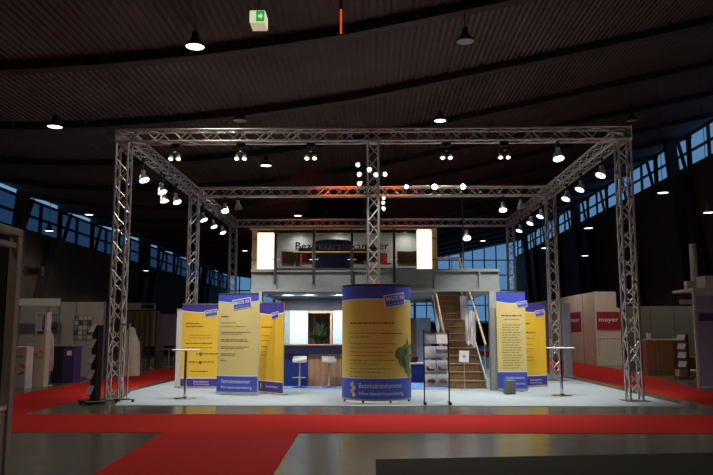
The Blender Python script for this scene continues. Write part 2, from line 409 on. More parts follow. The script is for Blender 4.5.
def twin_spot(loc, zt, label, group, power, target):
    t = thing('stage_spotlight', label, 'spotlight', loc, 0, group); top = zt - loc[2]
    MB().box((-.10, -.06, top-.10), (.10, .06, top-.002), bev=.015).build('clamp', 'black', t)
    MB().tube((0, 0, top-.10), (0, 0, .13), .014, 8).build('stem', 'dark', t, True)
    MB().box((-.11, -.045, .0), (.11, .045, .12), bev=.03).build('housing', 'dark', t)
    MB().lathe([(.001, .16), (.03, .15), (.035, .125), (.02, .115), (.001, .115)], 12, Matrix.Translation((0, -.05, -.03)), cap=False).build('indicator', 'stainless', t, True)
    for sx in (-1, 1):
        T = Matrix.Translation((sx*.085, -.02, -.0)) @ aim((0, -.55, -1))
        h = MB().lathe([(.03, .05), (.045, .02), (.06, -.06), (.055, -.06), (.04, 0), (.02, .03)], 14, T).build('lamp_head', 'stainless', t, True)
        MB().lathe([(.001, -.056), (.028, -.056), (.028, -.045), (.001, -.045)], 14, T, cap=False).build('lens', 'lens', h)
    lamp_light('lamp', (loc[0], loc[1]-.02, loc[2]-.12), target, power, 80, t)
    return t
zb = 5.685
GF = 'twin spotlights under the front beam'; ORD = ['leftmost', 'second from the left', 'third from the left', 'fourth from the left', 'fifth from the left', 'rightmost']
PW = 290
for i, (x, tx, ty) in enumerate(((-4.44, -3.9, 1.6), (-2.95, -3.1, 1.3), (-1.37, -1.4, 2.), (1.67, 1.45, -.7), (2.96, 3.3, 1.6), (4.16, 4.4, 2.8))):
    if i != 5: twin_spot((x, 0, 5.37), zb, 'black twin-lamp spotlight under the front truss beam, %s of its row' % ORD[i], GF, PW*(1.9 if i == 3 else 1.35 if i in (1, 4) else 1), (tx, ty, .6))
    else: bell_spot((x, 0, 5.40), zb, (.05, -.35, -1), 'single bell spotlight at the right end of the front truss beam', GF, PW, (tx, ty, .6))
GL = 'bell spotlights under the left side beam'; GR = 'bell spotlights under the right side beam'
OR2 = ['nearest', 'second nearest', 'third nearest', 'third from the back', 'second from the back', 'rearmost']
for i, y in enumerate((1.37, 2.90, 4.37, 7.69, 9.23, 10.76)):
    bell_spot((-W, y, 5.24), zb, (.45, -.25, -1), '%s bell spotlight hanging under the left side truss beam' % OR2[i], GL, (PW*.55 if i < 2 else PW*.9) if i < 3 else PW*.4, (-3.2 + .25*i, y+.5, 0))
bell_spot((-W, 3.15, 5.05), zb, (.3, -.1, -1), 'low second bell spotlight just behind the second nearest on the left side beam', GL, 0, None)
for i, y in enumerate((1.46, 3.22, 4.60, 7.76, 9.25, 11.12)):
    bell_spot((W, y, 5.33), zb, (-.45, -.25, -1), '%s bell spotlight hanging under the right side truss beam' % OR2[i], GR, PW*.95 if i < 3 else PW*.4, (3.6 - .25*i, y+.5, 0))
GM = 'spotlights on the middle beam'
bell_spot((-4.63, 6.5, 5.34), zb, (.2, -.5, -1), 'lit bell spotlight at the left end of the middle truss beam', GM, PW*.5, (-4, 4.5, 0))
bell_spot((-4.22, 6.5, 5.43), zb, (.2, .5, -1), 'dimmer bell spotlight second from the left end of the middle beam', GM, 0, None, 'deadlens')
bell_spot((4.12, 6.5, 5.34), zb, (-.1, -.5, -1), 'lit bell spotlight under the right half of the middle truss beam', GM, PW*.5, (3.9, 4.5, 0))
bell_spot((4.68, 6.5, 5.43), zb, (.1, .3, -1), 'dimmer bell spotlight at the right end of the middle truss beam', GM, 0, None, 'deadlens')
for x, s, l, pw in ((1.09, .7, 'smaller glaring floodlight on the middle beam right of the central column', 60), (1.97, .95, 'glaring floodlight on the middle beam, between two other glaring ones', 150), (2.85, .95, 'glaring floodlight on the middle beam above the hanging pole', 150)):
    t = thing('floodlight', l, 'floodlight', (x, 6.27, 5.95), 0, 'glaring floodlights on the middle beam')
    MB().box((-.03, .02, -.13), (.03, .20, -.02), bev=.008).build('bracket', 'dark', t)
    T = aim((0, -1, -.12))
    MB().lathe([(.05*s, .09), (.08*s, .06), (.10*s, -.03), (.09*s, -.03), (.05*s, .04)], 18, T).build('housing', 'dark', t, True)
    MB().lathe([(.001, -.032), (.075*s, -.032), (.075*s, -.02), (.001, -.02)], 18, T, cap=False).build('lens', 'flare', t)
    lamp_light('lamp', (x, 6.18, 5.93), (x*.7, -1.5, 0), pw, 70, t)
# pole hanging from the middle beam with a lamp
t = thing('drop_pole', 'thin vertical pole hanging from the middle beam beside the stair rail', 'pole', (2.85, 6.5, 3.7))
MB().tube((0, 0, 0), (0, 0, 1.93), .022, 8).build('pole', 'dark', t, True); MB().box((-.04, -.04, 1.87), (.04, .04, 1.93), bev=.008).build('clamp', 'dark', t)
t = bell_spot((2.95, 6.40, 4.44), 4.70, (.05, -.6, -1), 'bell spotlight fixed low on the hanging pole', 'spotlights on the middle beam', PW*.4, (2.6, 4.6, 1))
# cluster round the central column
GC = 'small spotlights round the central column'
for i, (x, z, d, l) in enumerate(((-.29, 5.17, (-.5, -1, -.6), 'highest small spotlight on the left of the central column'), (-.26, 4.94, (-.5, -1, -.3), 'middle small spotlight on the left of the central column'), (-.26, 4.74, (-.4, -1, -.5), 'lowest small spotlight on the left of the central column'),
        (-.04, 5.02, (-.3, -1, -.5), 'small spotlight on the front of the central column, left one of two'), (.08, 4.90, (.3, -1, -.3), 'small spotlight on the front of the central column, right one of two'), (.27, 4.94, (.6, -1, -.3), 'small spotlight on the right of the central column, level with the front pair'),
        (.25, 4.41, (.4, -1, -.5), 'topmost of the low trio of small spotlights right of the central column'), (.24, 4.30, (.4, -1, -.5), 'middle of the low trio of small spotlights right of the central column'), (.25, 4.17, (.4, -1, -.6), 'bottom one of the low trio of small spotlights right of the central column'))):
    y = -.24 if abs(x) < .2 else -.10
    t = thing('small_spotlight', l, 'spotlight', (x, y, z), 0, GC); s = .55 if z > 4.5 else .42
    sx = -1 if x < 0 else 1
    MB().tube((0, 0, 0), ((0, .10, 0) if abs(x) < .2 else (-sx*(abs(x)-.155), .02, .0)), .012, 8).build('bracket', 'dark', t, True)
    T = aim(d)
    MB().lathe([(.05*s, .10*s), (.09*s, .06*s), (.11*s, -.08*s), (.10*s, -.08*s), (.05*s, .03*s)], 14, T).build('housing', 'stainless', t, True)
    MB().lathe([(.001, -.070*s), (.052*s, -.070*s), (.052*s, -.055*s), (.001, -.055*s)], 14, T, cap=False).build('lens', 'lens', t)
lamp_light('lamp', (.08, -.42, 4.88), (.7, -2.2, 0), 330, 100)
lamp_light('lamp', (-.29, -.40, 4.9), (-1.2, -2.4, 0), 250, 100)
# red gelled lamp behind the column, washing the middle beam
t = thing('gelled_spotlight', 'small red-gelled spotlight on the back of the central column', 'spotlight', (.03, .27, 5.30))
MB().tube((0, 0, 0), (0, -.12, 0), .012, 8).build('bracket', 'dark', t, True)
MB().lathe([(.03, .06), (.05, .03), (.06, -.05), (.05, -.05), (.03, .02)], 14, aim((-.1, 1, .08))).build('housing', 'dark', t, True)
lamp_light('lamp', (.02, .36, 5.32), (-1.1, 6.4, 5.80), 2600, 17, t, (1, .16, .05), blend=1)
lamp_light('lamp', (.05, .36, 5.32), (.7, 6.4, 5.80), 1500, 15, t, (1, .16, .05), blend=1)

# ------------------------------------------------------------------ pendant lamps of the hall
def pendant(x, y, z, label, lit=True, power=60, s=1.):
    t = thing('pendant_lamp', label, 'ceiling lamp', (x, y, z), 0, 'hall pendant lamps')
    MB().tube((0, 0, .32*s), (0, 0, roofz(x)-z-.004), .012, 6).build('cord', 'dark', t, True)
    MB().lathe([(.03, .36*s), (.07*s, .33*s), (.08*s, .20*s), (.17*s, .08*s), (.21*s, .0), (.195*s, .0), (.15*s, .07*s), (.03, .18*s)], 20).build('lamp_shade', 'dark', t, True)
    MB().lathe([(.001, .012), (.19*s, .012), (.19*s, .03), (.001, .03)], 20, cap=False).build('lens', 'pendlens' if lit else 'deadlens', t)
    if lit and power: lamp_light('lamp', (x, y, z-.03), (x, y, 0), power*(1.9 if abs(x) > 5 else 1.15), 150, t, (1, .86, .70), .15)
    return t
for x, y, z, l, lit, p in ((-3.70, -1.42, 7.38, 'large lit pendant lamp left of the green exit sign', 1, 190), (2.25, 7.03, 8.29, 'lit pendant lamp above the right half of the front beam', 1, 260),
        (-8.65, 3.13, 7.01, 'lit pendant lamp over the left aisle, left of the frame top', 1, 170), (-3.72, 8.98, 7.28, 'lit pendant lamp seen just below the left part of the front beam', 1, 80),
        (-13.59, 18.08, 7.05, 'lit pendant lamp above the left clerestory windows', 1, 110), (-3.64, 19.38, 7.18, 'lit pendant lamp far back, seen between middle and back beams', 1, 220),
        (-8.32, 31.08, 6.76, 'tiny far pendant lamp left of the luminous pillar on the deck', 1, 60), (10.67, 10.28, 6.50, 'lit pendant lamp right of the front right column, below the windows', 1, 190),
        (12.29, 10.28, 5.76, 'lit pendant lamp at the right edge of the picture', 1, 110), (9.44, 15.28, 5.92, 'lit pendant lamp just left of the front right column', 1, 120),
        (11.63, 23.28, 5.56, 'lower dim pendant lamp left of the front right column', 1, 60), (8.50, 19.28, 5.52, 'far pendant lamp beside the right middle column', 1, 120),
        (7.34, 31.08, 7.38, 'far pendant lamp in front of the blue gable window', 1, 160), (-14.30, 15.48, 5.90, 'lit pendant lamp hanging in front of the left clerestory', 1, 90),
        (-13.40, 26.53, 5.06, 'dim low pendant lamp far left behind the front left column', 1, 60), (2.13, -.12, 7.99, 'unlit pendant lamp high above the right half of the front beam', 0, 0),
        (9.20, 8.98, 8.84, 'unlit pendant lamp just above the front right corner of the frame', 0, 0), (-3.58, 3.13, 7.15, 'unlit pendant lamp above the left half of the front beam', 0, 0)):
    pendant(x, y, z, l, bool(lit), p)
for x, y, p in ((-6., -9.5, 170), (1.0, -9.5, 150), (7.5, -7., 170)):      # unseen lamps added in the same rows to light the foreground
    pendant(x, y, roofz(x)-.75, 'unseen pendant lamp added to light the foreground, above the picture', True, p)

# exit sign, red tube, hall number
t = thing('exit_sign', 'illuminated green and white emergency exit box hanging from the roof', 'exit sign', (-1.99, -3.9, 6.79))
MB().box((-.135, -.02, .0), (.135, .34, .22), bev=.01).build('housing', 'exitwhite', t)
MB().box((-.02, -.026, .012), (.125, -.021, .208)).build('green_panel', 'exitgreen', t, label='green half of the sign face')
a = MB(); a.prism([(.015, .085), (.06, .085), (.06, .05), (.10, .11), (.06, .17), (.06, .135), (.015, .135)], 'y', -.030, -.027); a.build('arrow', 'exitwhite', t)
MB().box((-.13, -.015, -.006), (.13, .335, -.001)).build('diffuser', 'exitunder', t, label='glowing underside')
MB().tube((0, .16, .22), (0, .16, roofz(-1.99)-6.79-.005), .015, 8).build('hanger', 'dark', t, True)
t = thing('hanging_tube', 'glowing red vertical tube hanging from the roof at the top edge of the picture', 'tube light', (-.585, -2.7, 7.10))
MB().tube((0, 0, 0), (0, 0, .50), .020, 10).build('tube', 'redlit', t, True); MB().tube((0, 0, .50), (0, 0, roofz(-.585)-7.105), .026, 8).build('pipe', 'redpipe', t, True)
MB().tube((0, 0, .48), (0, 0, .53), .036, 10).build('collar', 'dark', t, True)
t = thing('hall_number_sign', 'faint dark hanging sign with hall number C4 behind the frame', 'sign', (-1.5, 13.6, 6.2))
MB().box((-1.1, 0, -.1), (1.1, .05, .95)).build('board', 'matteblack', t)
flat_text('lettering', 'C 4', 1.25, .62, 'dimgrey', t, Matrix.Translation((0, 0, .45)), .01)
for sx in (-1, 1): MB().tube((sx*.9, .025, .95), (sx*.9, .025, roofz(-1.5+sx*.9)-6.205), .006, 6).build('cable', 'dark', t)

# ------------------------------------------------------------------ two-storey stand building
t = thing('raised_deck', 'grey steel two-storey platform with I-beam front standing in the middle of the stand', 'platform', (0, 2.6, .008))
def ibeam(p0, p1, h, wd, m, name='beam'):
    """I section beam along x (p0,p1 at its lower edge)"""
    x0, y, z = p0; x1 = p1; mb = MB()
    mb.box((x0, y, z), (x1, y+wd, z+.07)); mb.box((x0, y, z+h-.07), (x1, y+wd, z+h)); mb.box((x0, y+wd/2-.02, z+.07), (x1, y+wd/2+.02, z+h-.07))
    return mb.build(name, m, t)
ibeam((-3.11, 0, 2.48), 3.26, .575, .22, 'steel', 'front_beam')
mb = MB()
for x in (-2.48, -1.49, -.51, .57, 1.62, 2.75): mb.box((x-.02, .0, 2.55), (x+.02, .2, 2.99))
mb.build('web_stiffener', 'steel', t)
for x in (-2.96, 3.12):
    mb = MB(); mb.box((x-.14, 0, .012), (x+.14, .03, 2.48)); mb.box((x-.14, .19, .012), (x+.14, .22, 2.48)); mb.box((x-.015, .03, .012), (x+.015, .19, 2.48)); mb.box((x-.19, -.05, 0), (x+.19, .27, .012))
    mb.build('front_post', 'steell', t)
for x in (-2.93, 3.12):
    MB().box((x-.125, 7.1, 0), (x+.125, 7.3, 2.48)).build('rear_post', 'steell', t)
ibeam((-3.11, 7.1, 2.48), 3.26, .52, .22, 'steel', 'rear_beam')
for x in (-3.05, 3.12):
    MB().box((x-.06, .22, 2.48), (x+.06, 7.1, 3.0)).build('side_beam', 'steel', t)
mb = MB(); mb.box((-2.98, .23, 2.62), (1.78, 7.08, 3.045)); mb.box((1.78, 6.05, 2.62), (3.05, 7.08, 3.045)); mb.build('deck_slab', 'steell', t)
mb = MB()
for y in (1.4, 2.6, 3.8, 5.0, 6.2): mb.box((-2.98, y, 2.50), (1.78, y+.10, 2.618))
mb.build('joist', 'steel', t)

# luminous pillars, handrail, glass balustrade, lettering
for x0, x1, z1, l in ((-2.97, -2.57, 4.05, 'glowing cream light pillar at the left corner of the upper deck'), (1.19, 1.545, 4.13, 'glowing cream light pillar at the right end of the glass balustrade')):
    t = thing('light_pillar', l, 'light pillar', ((x0+x1)/2, 2.78, 3.055), 0, 'light pillars on the deck'); hw = (x1-x0)/2; h = z1-3.055
    MB().box((-hw, 0, .02), (hw, .36, h-.02), bev=.01).build('diffuser', 'pillarlight', t)
    MB().box((-hw-.005, -.005, 0), (hw+.005, .365, .018)).build('base', 'cream', t); MB().box((-hw-.005, -.005, h-.018), (hw+.005, .365, h)).build('cap', 'cream', t)
for x0, x1, l in ((-3.13, -2.99, 'narrow cream side panel left of the left light pillar'), (1.56, 1.70, 'narrow cream side panel right of the right light pillar')):
    t = thing('corner_pillar', l, 'panel', ((x0+x1)/2, 2.80, 3.055), 0, 'cream side panels on the deck'); hw = (x1-x0)/2
    MB().box((-hw, 0, 0), (hw, .14, 1.04), bev=.006).build('panel', 'cream', t); MB().box((-hw, -.012, .25), (hw, -.001, .27)).build('strap', 'dark', t); MB().box((-hw, -.012, .80), (hw, -.001, .82)).build('strap', 'dark', t)
t = thing('balustrade', 'glass balustrade with grey posts and wooden handrail along the deck front', 'railing', (0, 2.6, 3.063))
MB().box((-3.16, -.03, 1.02), (1.68, .05, 1.065), bev=.012).build('handrail', 'oak', t)
px = (-2.48, -1.49, -.51, .57)
for x in px:
    MB().box((x-.035, -.055, -.36), (x+.035, -.012, 1.02), bev=.006).build('post', 'dark', t)
    MB().tube((x-.11, -.03, .24), (x+.11, -.03, .24), .014, 8).build('clamp', 'alu', t, True)
for a, b in ((-2.44, -1.53), (-1.45, -.55), (-.47, .53), (.61, 1.15)):
    MB().box((a, -.035, .02), (b, -.023, .985)).build('glass_panel', 'railglass', t)
    MB().box((a, -.04, .0), (b, -.018, .02)).build('channel', 'dark', t)
lt = t
def seg_text(txt, x, z, wd, h): flat_text('lettering', txt, wd, h, 'navy', lt, Matrix.Translation((x, -.0395, z-.463)), .012)
seg_text('Bezirksärztekammer', -.765, 3.655-3.063+.463, 2.40, .20)
MB().box((-2.01, -.042, .422), (.455, -.0395, .452)).build('underline', 'yellow', lt, label='yellow line under the lettering')

# furniture and back wall of the upper deck
t = thing('back_wall_panel', 'pale grey back wall of the upper deck behind the balustrade', 'partition', (-.9, 8.55, 3.056))
MB().box((-2.40, 0, 0), (2.60, .08, 1.74)).build('panel', 'greywall', t)
MB().box((-2.42, -.01, 1.74), (2.57, .09, 1.77)).build('cap', 'alu', t)
for i, x in enumerate((-2.47, -1.10, 1.15)):
    t = thing('wall_light', 'small wall light on top of the upper back wall, %s of three' % ('left one', 'middle one', 'right one')[i], 'wall light', (x, 8.47, 4.826), 0, 'wall lights of the upper deck')
    MB().tube((0, .08, .0), (0, .08, .10), .010, 6).build('stem', 'dark', t); MB().tube((0, .09, .10), (0, -.16, .13), .010, 6).build('arm', 'dark', t)
    MB().lathe([(.02, .04), (.045, 0), (.04, 0), (.01, .03)], 12, Matrix.Translation((0, -.17, .10))).build('shade', 'alu', t, True)
    MB().lathe([(.001, .0), (.038, .0), (.038, .008), (.001, .008)], 12, Matrix.Translation((0, -.17, .098)), cap=False).build('lens', 'lens', t)
    lamp_light('lamp', (x, 8.28, 4.90), (x, 7.6, 3.2), 62, 165, t, (1, .96, .9), .1, 1)
t = thing('deck_drum', 'dark blue round display drum behind the middle of the balustrade', 'display', (-1.1, 5.0, 3.058))
MB().lathe([(.54, 0), (.54, .99), (.52, 1.01), (.50, .99), (.50, 0)], 40, cap=False).build('shell', 'bluefab', t, True)
MB().lathe([(.545, .98), (.545, 1.012), (.50, 1.012)], 40, cap=False).build('rim', 'dark', t, True)
MB().lathe([(.55, .0), (.55, .03), (.50, .03)], 40, cap=False).build('base_ring', 'dark', t, True)
def chair(x, y, z, rz, m, label, s=1., group='chairs on the upper deck', name='chair'):
    t = thing(name, label, 'chair', (x, y, z), rz, group)
    MB().box((-.23*s, -.23, .40), (.23*s, .23, .47), bev=.03).build('seat', m, t)
    mb = MB(); n = 8
    for i in range(n):
        a0 = -.9 + 1.8*i/n; a1 = -.9 + 1.8*(i+1)/n
        f = lambda a, r: (r*math.sin(a)*s, r*math.cos(a)-.06)
        p = [f(a0, .28), f(a1, .28), f(a1, .32), f(a0, .32)]; mb.prism(p, 'z', .47, .86)
    mb.build('backrest', m, t)
    for sx in (-1, 1):
        for sy in (-1, 1): MB().tube((sx*.18*s, sy*.18, .40), (sx*.21*s, sy*.21, .0), .014, 8).build('leg', 'alu', t, True)
    return t
chair(-2.42, 6.0, 3.058, .3, 'leather', 'brown leather chair behind the left glass pane of the deck', 1.25)
chair(-2.0, 5.0, 3.058, -.4, 'bluefab', 'dark blue chair left of the deck drum', .9)
chair(-1.78, 3.9, 3.058, 1.2, 'redfab', 'low red seat left of the deck drum', .55).scale = (.8, .8, .62)
chair(-.35, 5.4, 3.058, .2, 'maroon', 'dark maroon chair right of the deck drum', .9)
chair(.0, 4.7, 3.058, -.2, 'bluefab', 'dark blue chair behind the central column on the deck', .9)
chair(.36, 3.9, 3.058, 2.6, 'redfab', 'low red seat right of the central column on the deck', .7).scale = (.8, .8, .62)
chair(1.12, 6.0, 3.058, 0., 'leather', 'wide brown leather chair beside the right light pillar', 1.35)

# stair
t = thing('staircase', 'brown wooden staircase with oak handrails climbing to the upper deck', 'staircase', (2.46, 3.2, .008))
N = 15; RI = 3.04/N; RU = .36
for i in range(N-0):
    y = i*RU; z = (i+1)*RI
    h = MB().box((-.46, y, z-.035), (.46, y+RU+.03, z), bev=.006).build('tread', 'oak' if 0 else 'tread', t)
    MB().box((-.45, y+.028, z-RI+.001), (.45, y+.046, z-.036)).build('riser', 'tread', t)
for sx in (-1, 1):
    MB().prism([(-.02, 0), (.30, 0), (N*RU+.02, 3.04-RI*.9), (N*RU+.02, 3.04), (N*RU-.20, 3.05), (-.02, RI+.06)], 'x', sx*.465, sx*.50).build('stringer', 'steel', t)
    p0 = Vector((sx*.515, .10, 1.12)); p1 = Vector((sx*.515, N*RU, 3.04+.93))
    MB().tube(p0, p1, .030, 10).build('handrail', 'oak', t, True)
    for k in range(4):
        f = .03 + k*.31; p = p0.lerp(p1, f); MB().tube((p.x, p.y, p.z-.86), p, .016, 8).build('baluster', 'alu', t, True)
t = thing('stairwell_railing', 'wooden rail with grey panel round the stair opening on the upper deck', 'railing', (2.0, 8.75, 3.056))
MB().box((-.30, 0, .88), (1.2, .06, .94), bev=.01).build('handrail', 'oak', t)
for x in (-.25, .25, .75, 1.15): MB().tube((x, .03, 0), (x, .03, .88), .02, 8).build('post', 'alu', t, True)
MB().box((-.22, .02, .10), (.22, .035, .80)).build('panel', 'paleblue', t)
# garments hanging on the right handrail
def cloth(name, label, x, y, z1, z0, wd, seed, tap=0., rz=0., slope=0.):
    rnd = random.Random(seed); n = 12; mrows = 10; mb = MB(); vs = []; ph = rnd.random()*6
    for s in (0, 1):
        for j in range(mrows+1):
            v = j/mrows
            for i in range(n+1):
                u = i/n - .5
                wv = .035*math.sin(u*14+ph)*(.3+v) + .012*math.sin(u*31+v*3)
                vs.append((u*wd*(1-tap*v), wv + s*.008, slope*u*wd*(1-.4*v) + (z0-z1)*v*(1+.05*math.sin(u*9+ph))))
    K = (n+1)*(mrows+1); fs = []
    for j in range(mrows):
        for i in range(n):
            a = j*(n+1)+i; fs.append((a, a+1, a+n+2, a+n+1)); fs.append((K+a+n+1, K+a+n+2, K+a+1, K+a))
    ed = [j*(n+1) for j in range(mrows+1)] + [mrows*(n+1)+i for i in range(1, n+1)] + [j*(n+1)+n for j in range(mrows-1, -1, -1)] + [i for i in range(n-1, 0, -1)]
    for a, b in zip(ed, ed[1:]+ed[:1]): fs.append((a, b, K+b, K+a))
    mb.add(vs, fs); o = mb.build(name, 'cloth', None, True); o.location = (x, y, z1); o.rotation_euler = (0, 0, rz); return o
z = 0
tag(cloth('hanging_garment', '', 2.80, 6.30, 2.55, 1.78, .22, 3, .2, R(20), 0), 'short white garment hanging by the upper right stair rail', 'garment', 'white garments on the stair')
tag(cloth('hanging_garment', '', 2.77, 4.75, 2.08, 1.10, .32, 5, .2, R(20), -.3), 'long white garment hanging on the right stair rail', 'garment', 'white garments on the stair')

# bar under the deck
t = thing('bar_counter', 'dark blue bar counter with wooden top and brown front panel under the deck', 'counter', (-.95, 3.8, .014))
MB().box((-1.50, -.03, 1.07), (1.55, .62, 1.11), bev=.008).build('counter_top', 'bartop', t)
MB().box((-1.48, .0, .86), (1.53, .58, 1.07)).build('fascia', 'barnavy', t)
MB().box((-1.48, .14, 0), (-.78, .56, .86)).build('front_panel', 'barblue', t, label='blue front panel')
MB().box((-.78, .13, 0), (1.53, .56, .86)).build('front_panel', 'barwood', t, label='brown wooden front panel')
def stool(x, y, rz, label):
    t = thing('bar_stool', label, 'stool', (x, y, .0145), rz, 'bar stools at the counter')
    MB().lathe([(.001, 0), (.20, 0), (.20, .012), (.05, .03), (.025, .04)], 24, cap=False).build('base', 'chrome', t, True)
    MB().tube((0, 0, .03), (0, 0, .66), .024, 10).build('pole', 'chrome', t, True)
    mb = MB(); pts = [(.0, -.0, .28), (.16, -.09, .27), (.17, -.16, .27), (-.17, -.16, .27), (-.16, -.09, .27), (0, 0, .28)]; mb.path([Vector(p) for p in pts], .011, 6); mb.build('footrest', 'chrome', t)
    MB().lathe([(.001, .65), (.17, .65), (.19, .67), (.195, .72), (.18, .745), (.001, .75)], 24, cap=False).build('seat', 'white', t, True)
    mb = MB(); n = 10
    for i in range(n):
        a0 = R(200+140*i/n); a1 = R(200+140*(i+1)/n); f = lambda a, r: (r*math.cos(a), -r*math.sin(a)); mb.prism([f(a0, .175), f(a1, .175), f(a1, .195), f(a0, .195)], 'z', .74, .81)
    mb.build('backrest', 'white', t)
stool(-1.90, 3.32, 0, 'white-seated bar stool in front of the blue bar panel')
stool(-1.13, 3.38, PI*.9, 'white-seated bar stool in front of the brown bar panel')
t = thing('back_bar', 'white back wall with open hatch and dark header behind the bar', 'partition', (-1.5, 6.4, .014))
MB().box((-1.30, 0, 2.10), (2.15, .10, 2.46)).build('header', 'navy', t)
MB().box((-1.02, -.03, 0), (-.46, .05, 2.10), bev=.01).build('side_panel', 'barwhite', t); MB().box((.30, -.03, 0), (.95, .05, 2.10), bev=.01).build('side_panel', 'barwhite', t)
MB().box((-1.30, .0, 0), (-1.02, .08, 2.10)).build('end_panel', 'steel', t)
MB().box((-.46, .02, 2.02), (.30, .06, 2.10)).build('lintel', 'oak', t); MB().box((.22, .02, 1.0), (.27, .06, 2.02)).build('jamb', 'oak', t); MB().box((-.46, .02, 0), (.30, .06, .95)).build('parapet', 'brown', t)
MB().box((.95, .0, 0), (2.15, .08, 2.10)).build('end_panel', 'brown', t)
t = thing('wardrobe', 'tall brown wooden cupboard seen through the hatch behind the bar', 'cupboard', (-1.55, 8.1, .014))
MB().box((-.75, 0, 0), (.85, .5, 2.2)).build('body', 'brown', t)
for x in (-.72, .06): 
    d = MB().box((x, -.025, .08), (x+.74, -.002, 2.12), bev=.006).build('door', 'brown', t); MB().box((x+.34, -.045, 1.45), (x+.40, -.026, 1.95)).build('handle', 'oak', d)
def plant(x, y, z, label, m='plant'):
    t = thing('potted_plant', label, 'plant', (x, y, z)); MB().lathe([(.10, 0), (.15, .28), (.13, .28), (.11, .05)], 16).build('pot', 'black', t, True)
    mb = MB(); rnd = random.Random(4)
    for i in range(60):
        a = rnd.random()*6.28; e = rnd.uniform(.3, 1.4); L = rnd.uniform(.35, .75); d = Vector((math.cos(a)*math.cos(e), math.sin(a)*math.cos(e)*.8, math.sin(e))); s = d.cross(Vector((0, 0, 1))).normalized()*.05
        p0 = Vector((0, 0, .25)); p1 = p0+d*L*.6; p2 = p0+d*L-Vector((0, 0, .08))
        n = s.cross(d).normalized()*.004
        mb.add([p0, p1+s, p2, p1-s, p0+n, p1+s+n, p2+n, p1-s+n], [(0,1,2,3),(7,6,5,4),(0,4,5,1),(1,5,6,2),(2,6,7,3),(3,7,4,0)])
    mb.build('foliage', m, t)
t = thing('sideboard', 'dark low cabinet standing behind the bar hatch', 'cabinet', (-1.4, 7.0, .014)); MB().box((-.6, 0, 0), (.6, .4, .95), bev=.01).build('body', 'navy', t); MB().box((-.58, -.02, .05), (-.02, -.001, .9), bev=.005).build('door', 'brown', t); MB().box((.02, -.02, .05), (.58, -.001, .9), bev=.005).build('door', 'brown', t)
plant(-1.68, 7.2, .964, 'dark green potted plant in the hatch behind the bar')
t = thing('cushion_stack', 'dark maroon bundle on the cabinet behind the bar hatch', 'bundle', (-1.12, 7.2, .964)); MB().box((-.15, -.13, 0), (.15, .13, .20), bev=.06).build('cushion', 'maroon', t); MB().box((-.14, -.12, .20), (.14, .12, .40), bev=.06).build('cushion', 'maroon', t)
for i, x in enumerate((-2.45, -1.85, -.95)):
    t = thing('downlight', 'small downlight under the deck, %s of three above the bar' % ('left one', 'middle one', 'right one')[i], 'downlight', (x, 5.0, 2.618), 0, 'downlights under the deck')
    MB().lathe([(.001, -.001), (.06, -.001), (.06, -.06), (.05, -.06), (.05, -.03), (.001, -.03)], 16, cap=False).build('housing', 'alu', t, True)
    MB().lathe([(.001, -.045), (.048, -.045), (.048, -.038), (.001, -.038)], 16, cap=False).build('lens', 'lens', t)
    lamp_light('lamp', (x, 5.0, 2.53), (x, 5.6, 0), 105, 165, t, (.9, .95, 1))
lamp_light('lamp', (.9, 6.0, 2.45), (.6, 5.6, 0), 110, 165, None, (.9, .95, 1))
# behind the bar to the right of the drum
t = thing('pale_partition', 'pale grey-blue partition panel under the deck right of the drum', 'partition', (1.72, 8.75, .014)); MB().box((-.22, 0, 0), (.28, .05, 1.92), bev=.005).build('panel', 'paleblue', t); MB().box((-.40, -.01, 0), (-.23, .06, 1.92), bev=.005).build('post', 'barwood', t)
t = thing('side_table', 'low blue table with white top under the deck right of the drum', 'table', (1.15, 5.6, .014)); MB().box((-.35, -.25, 0), (.35, .25, .52), bev=.01).build('body', 'barblue', t); MB().box((-.38, -.28, .52), (.38, .28, .56), bev=.01).build('table_top', 'white', t)
t = thing('bag', 'maroon bag lying on the white table top under the deck', 'bag', (1.22, 5.55, .574)); MB().box((-.13, -.10, 0), (.13, .10, .22), bev=.05).build('body', 'maroon', t)
mb = MB(); mb.path([Vector((-.07, 0, .20)), Vector((-.05, 0, .29)), Vector((.05, 0, .29)), Vector((.07, 0, .20))], .010, 6); mb.build('handle', 'maroon', t)

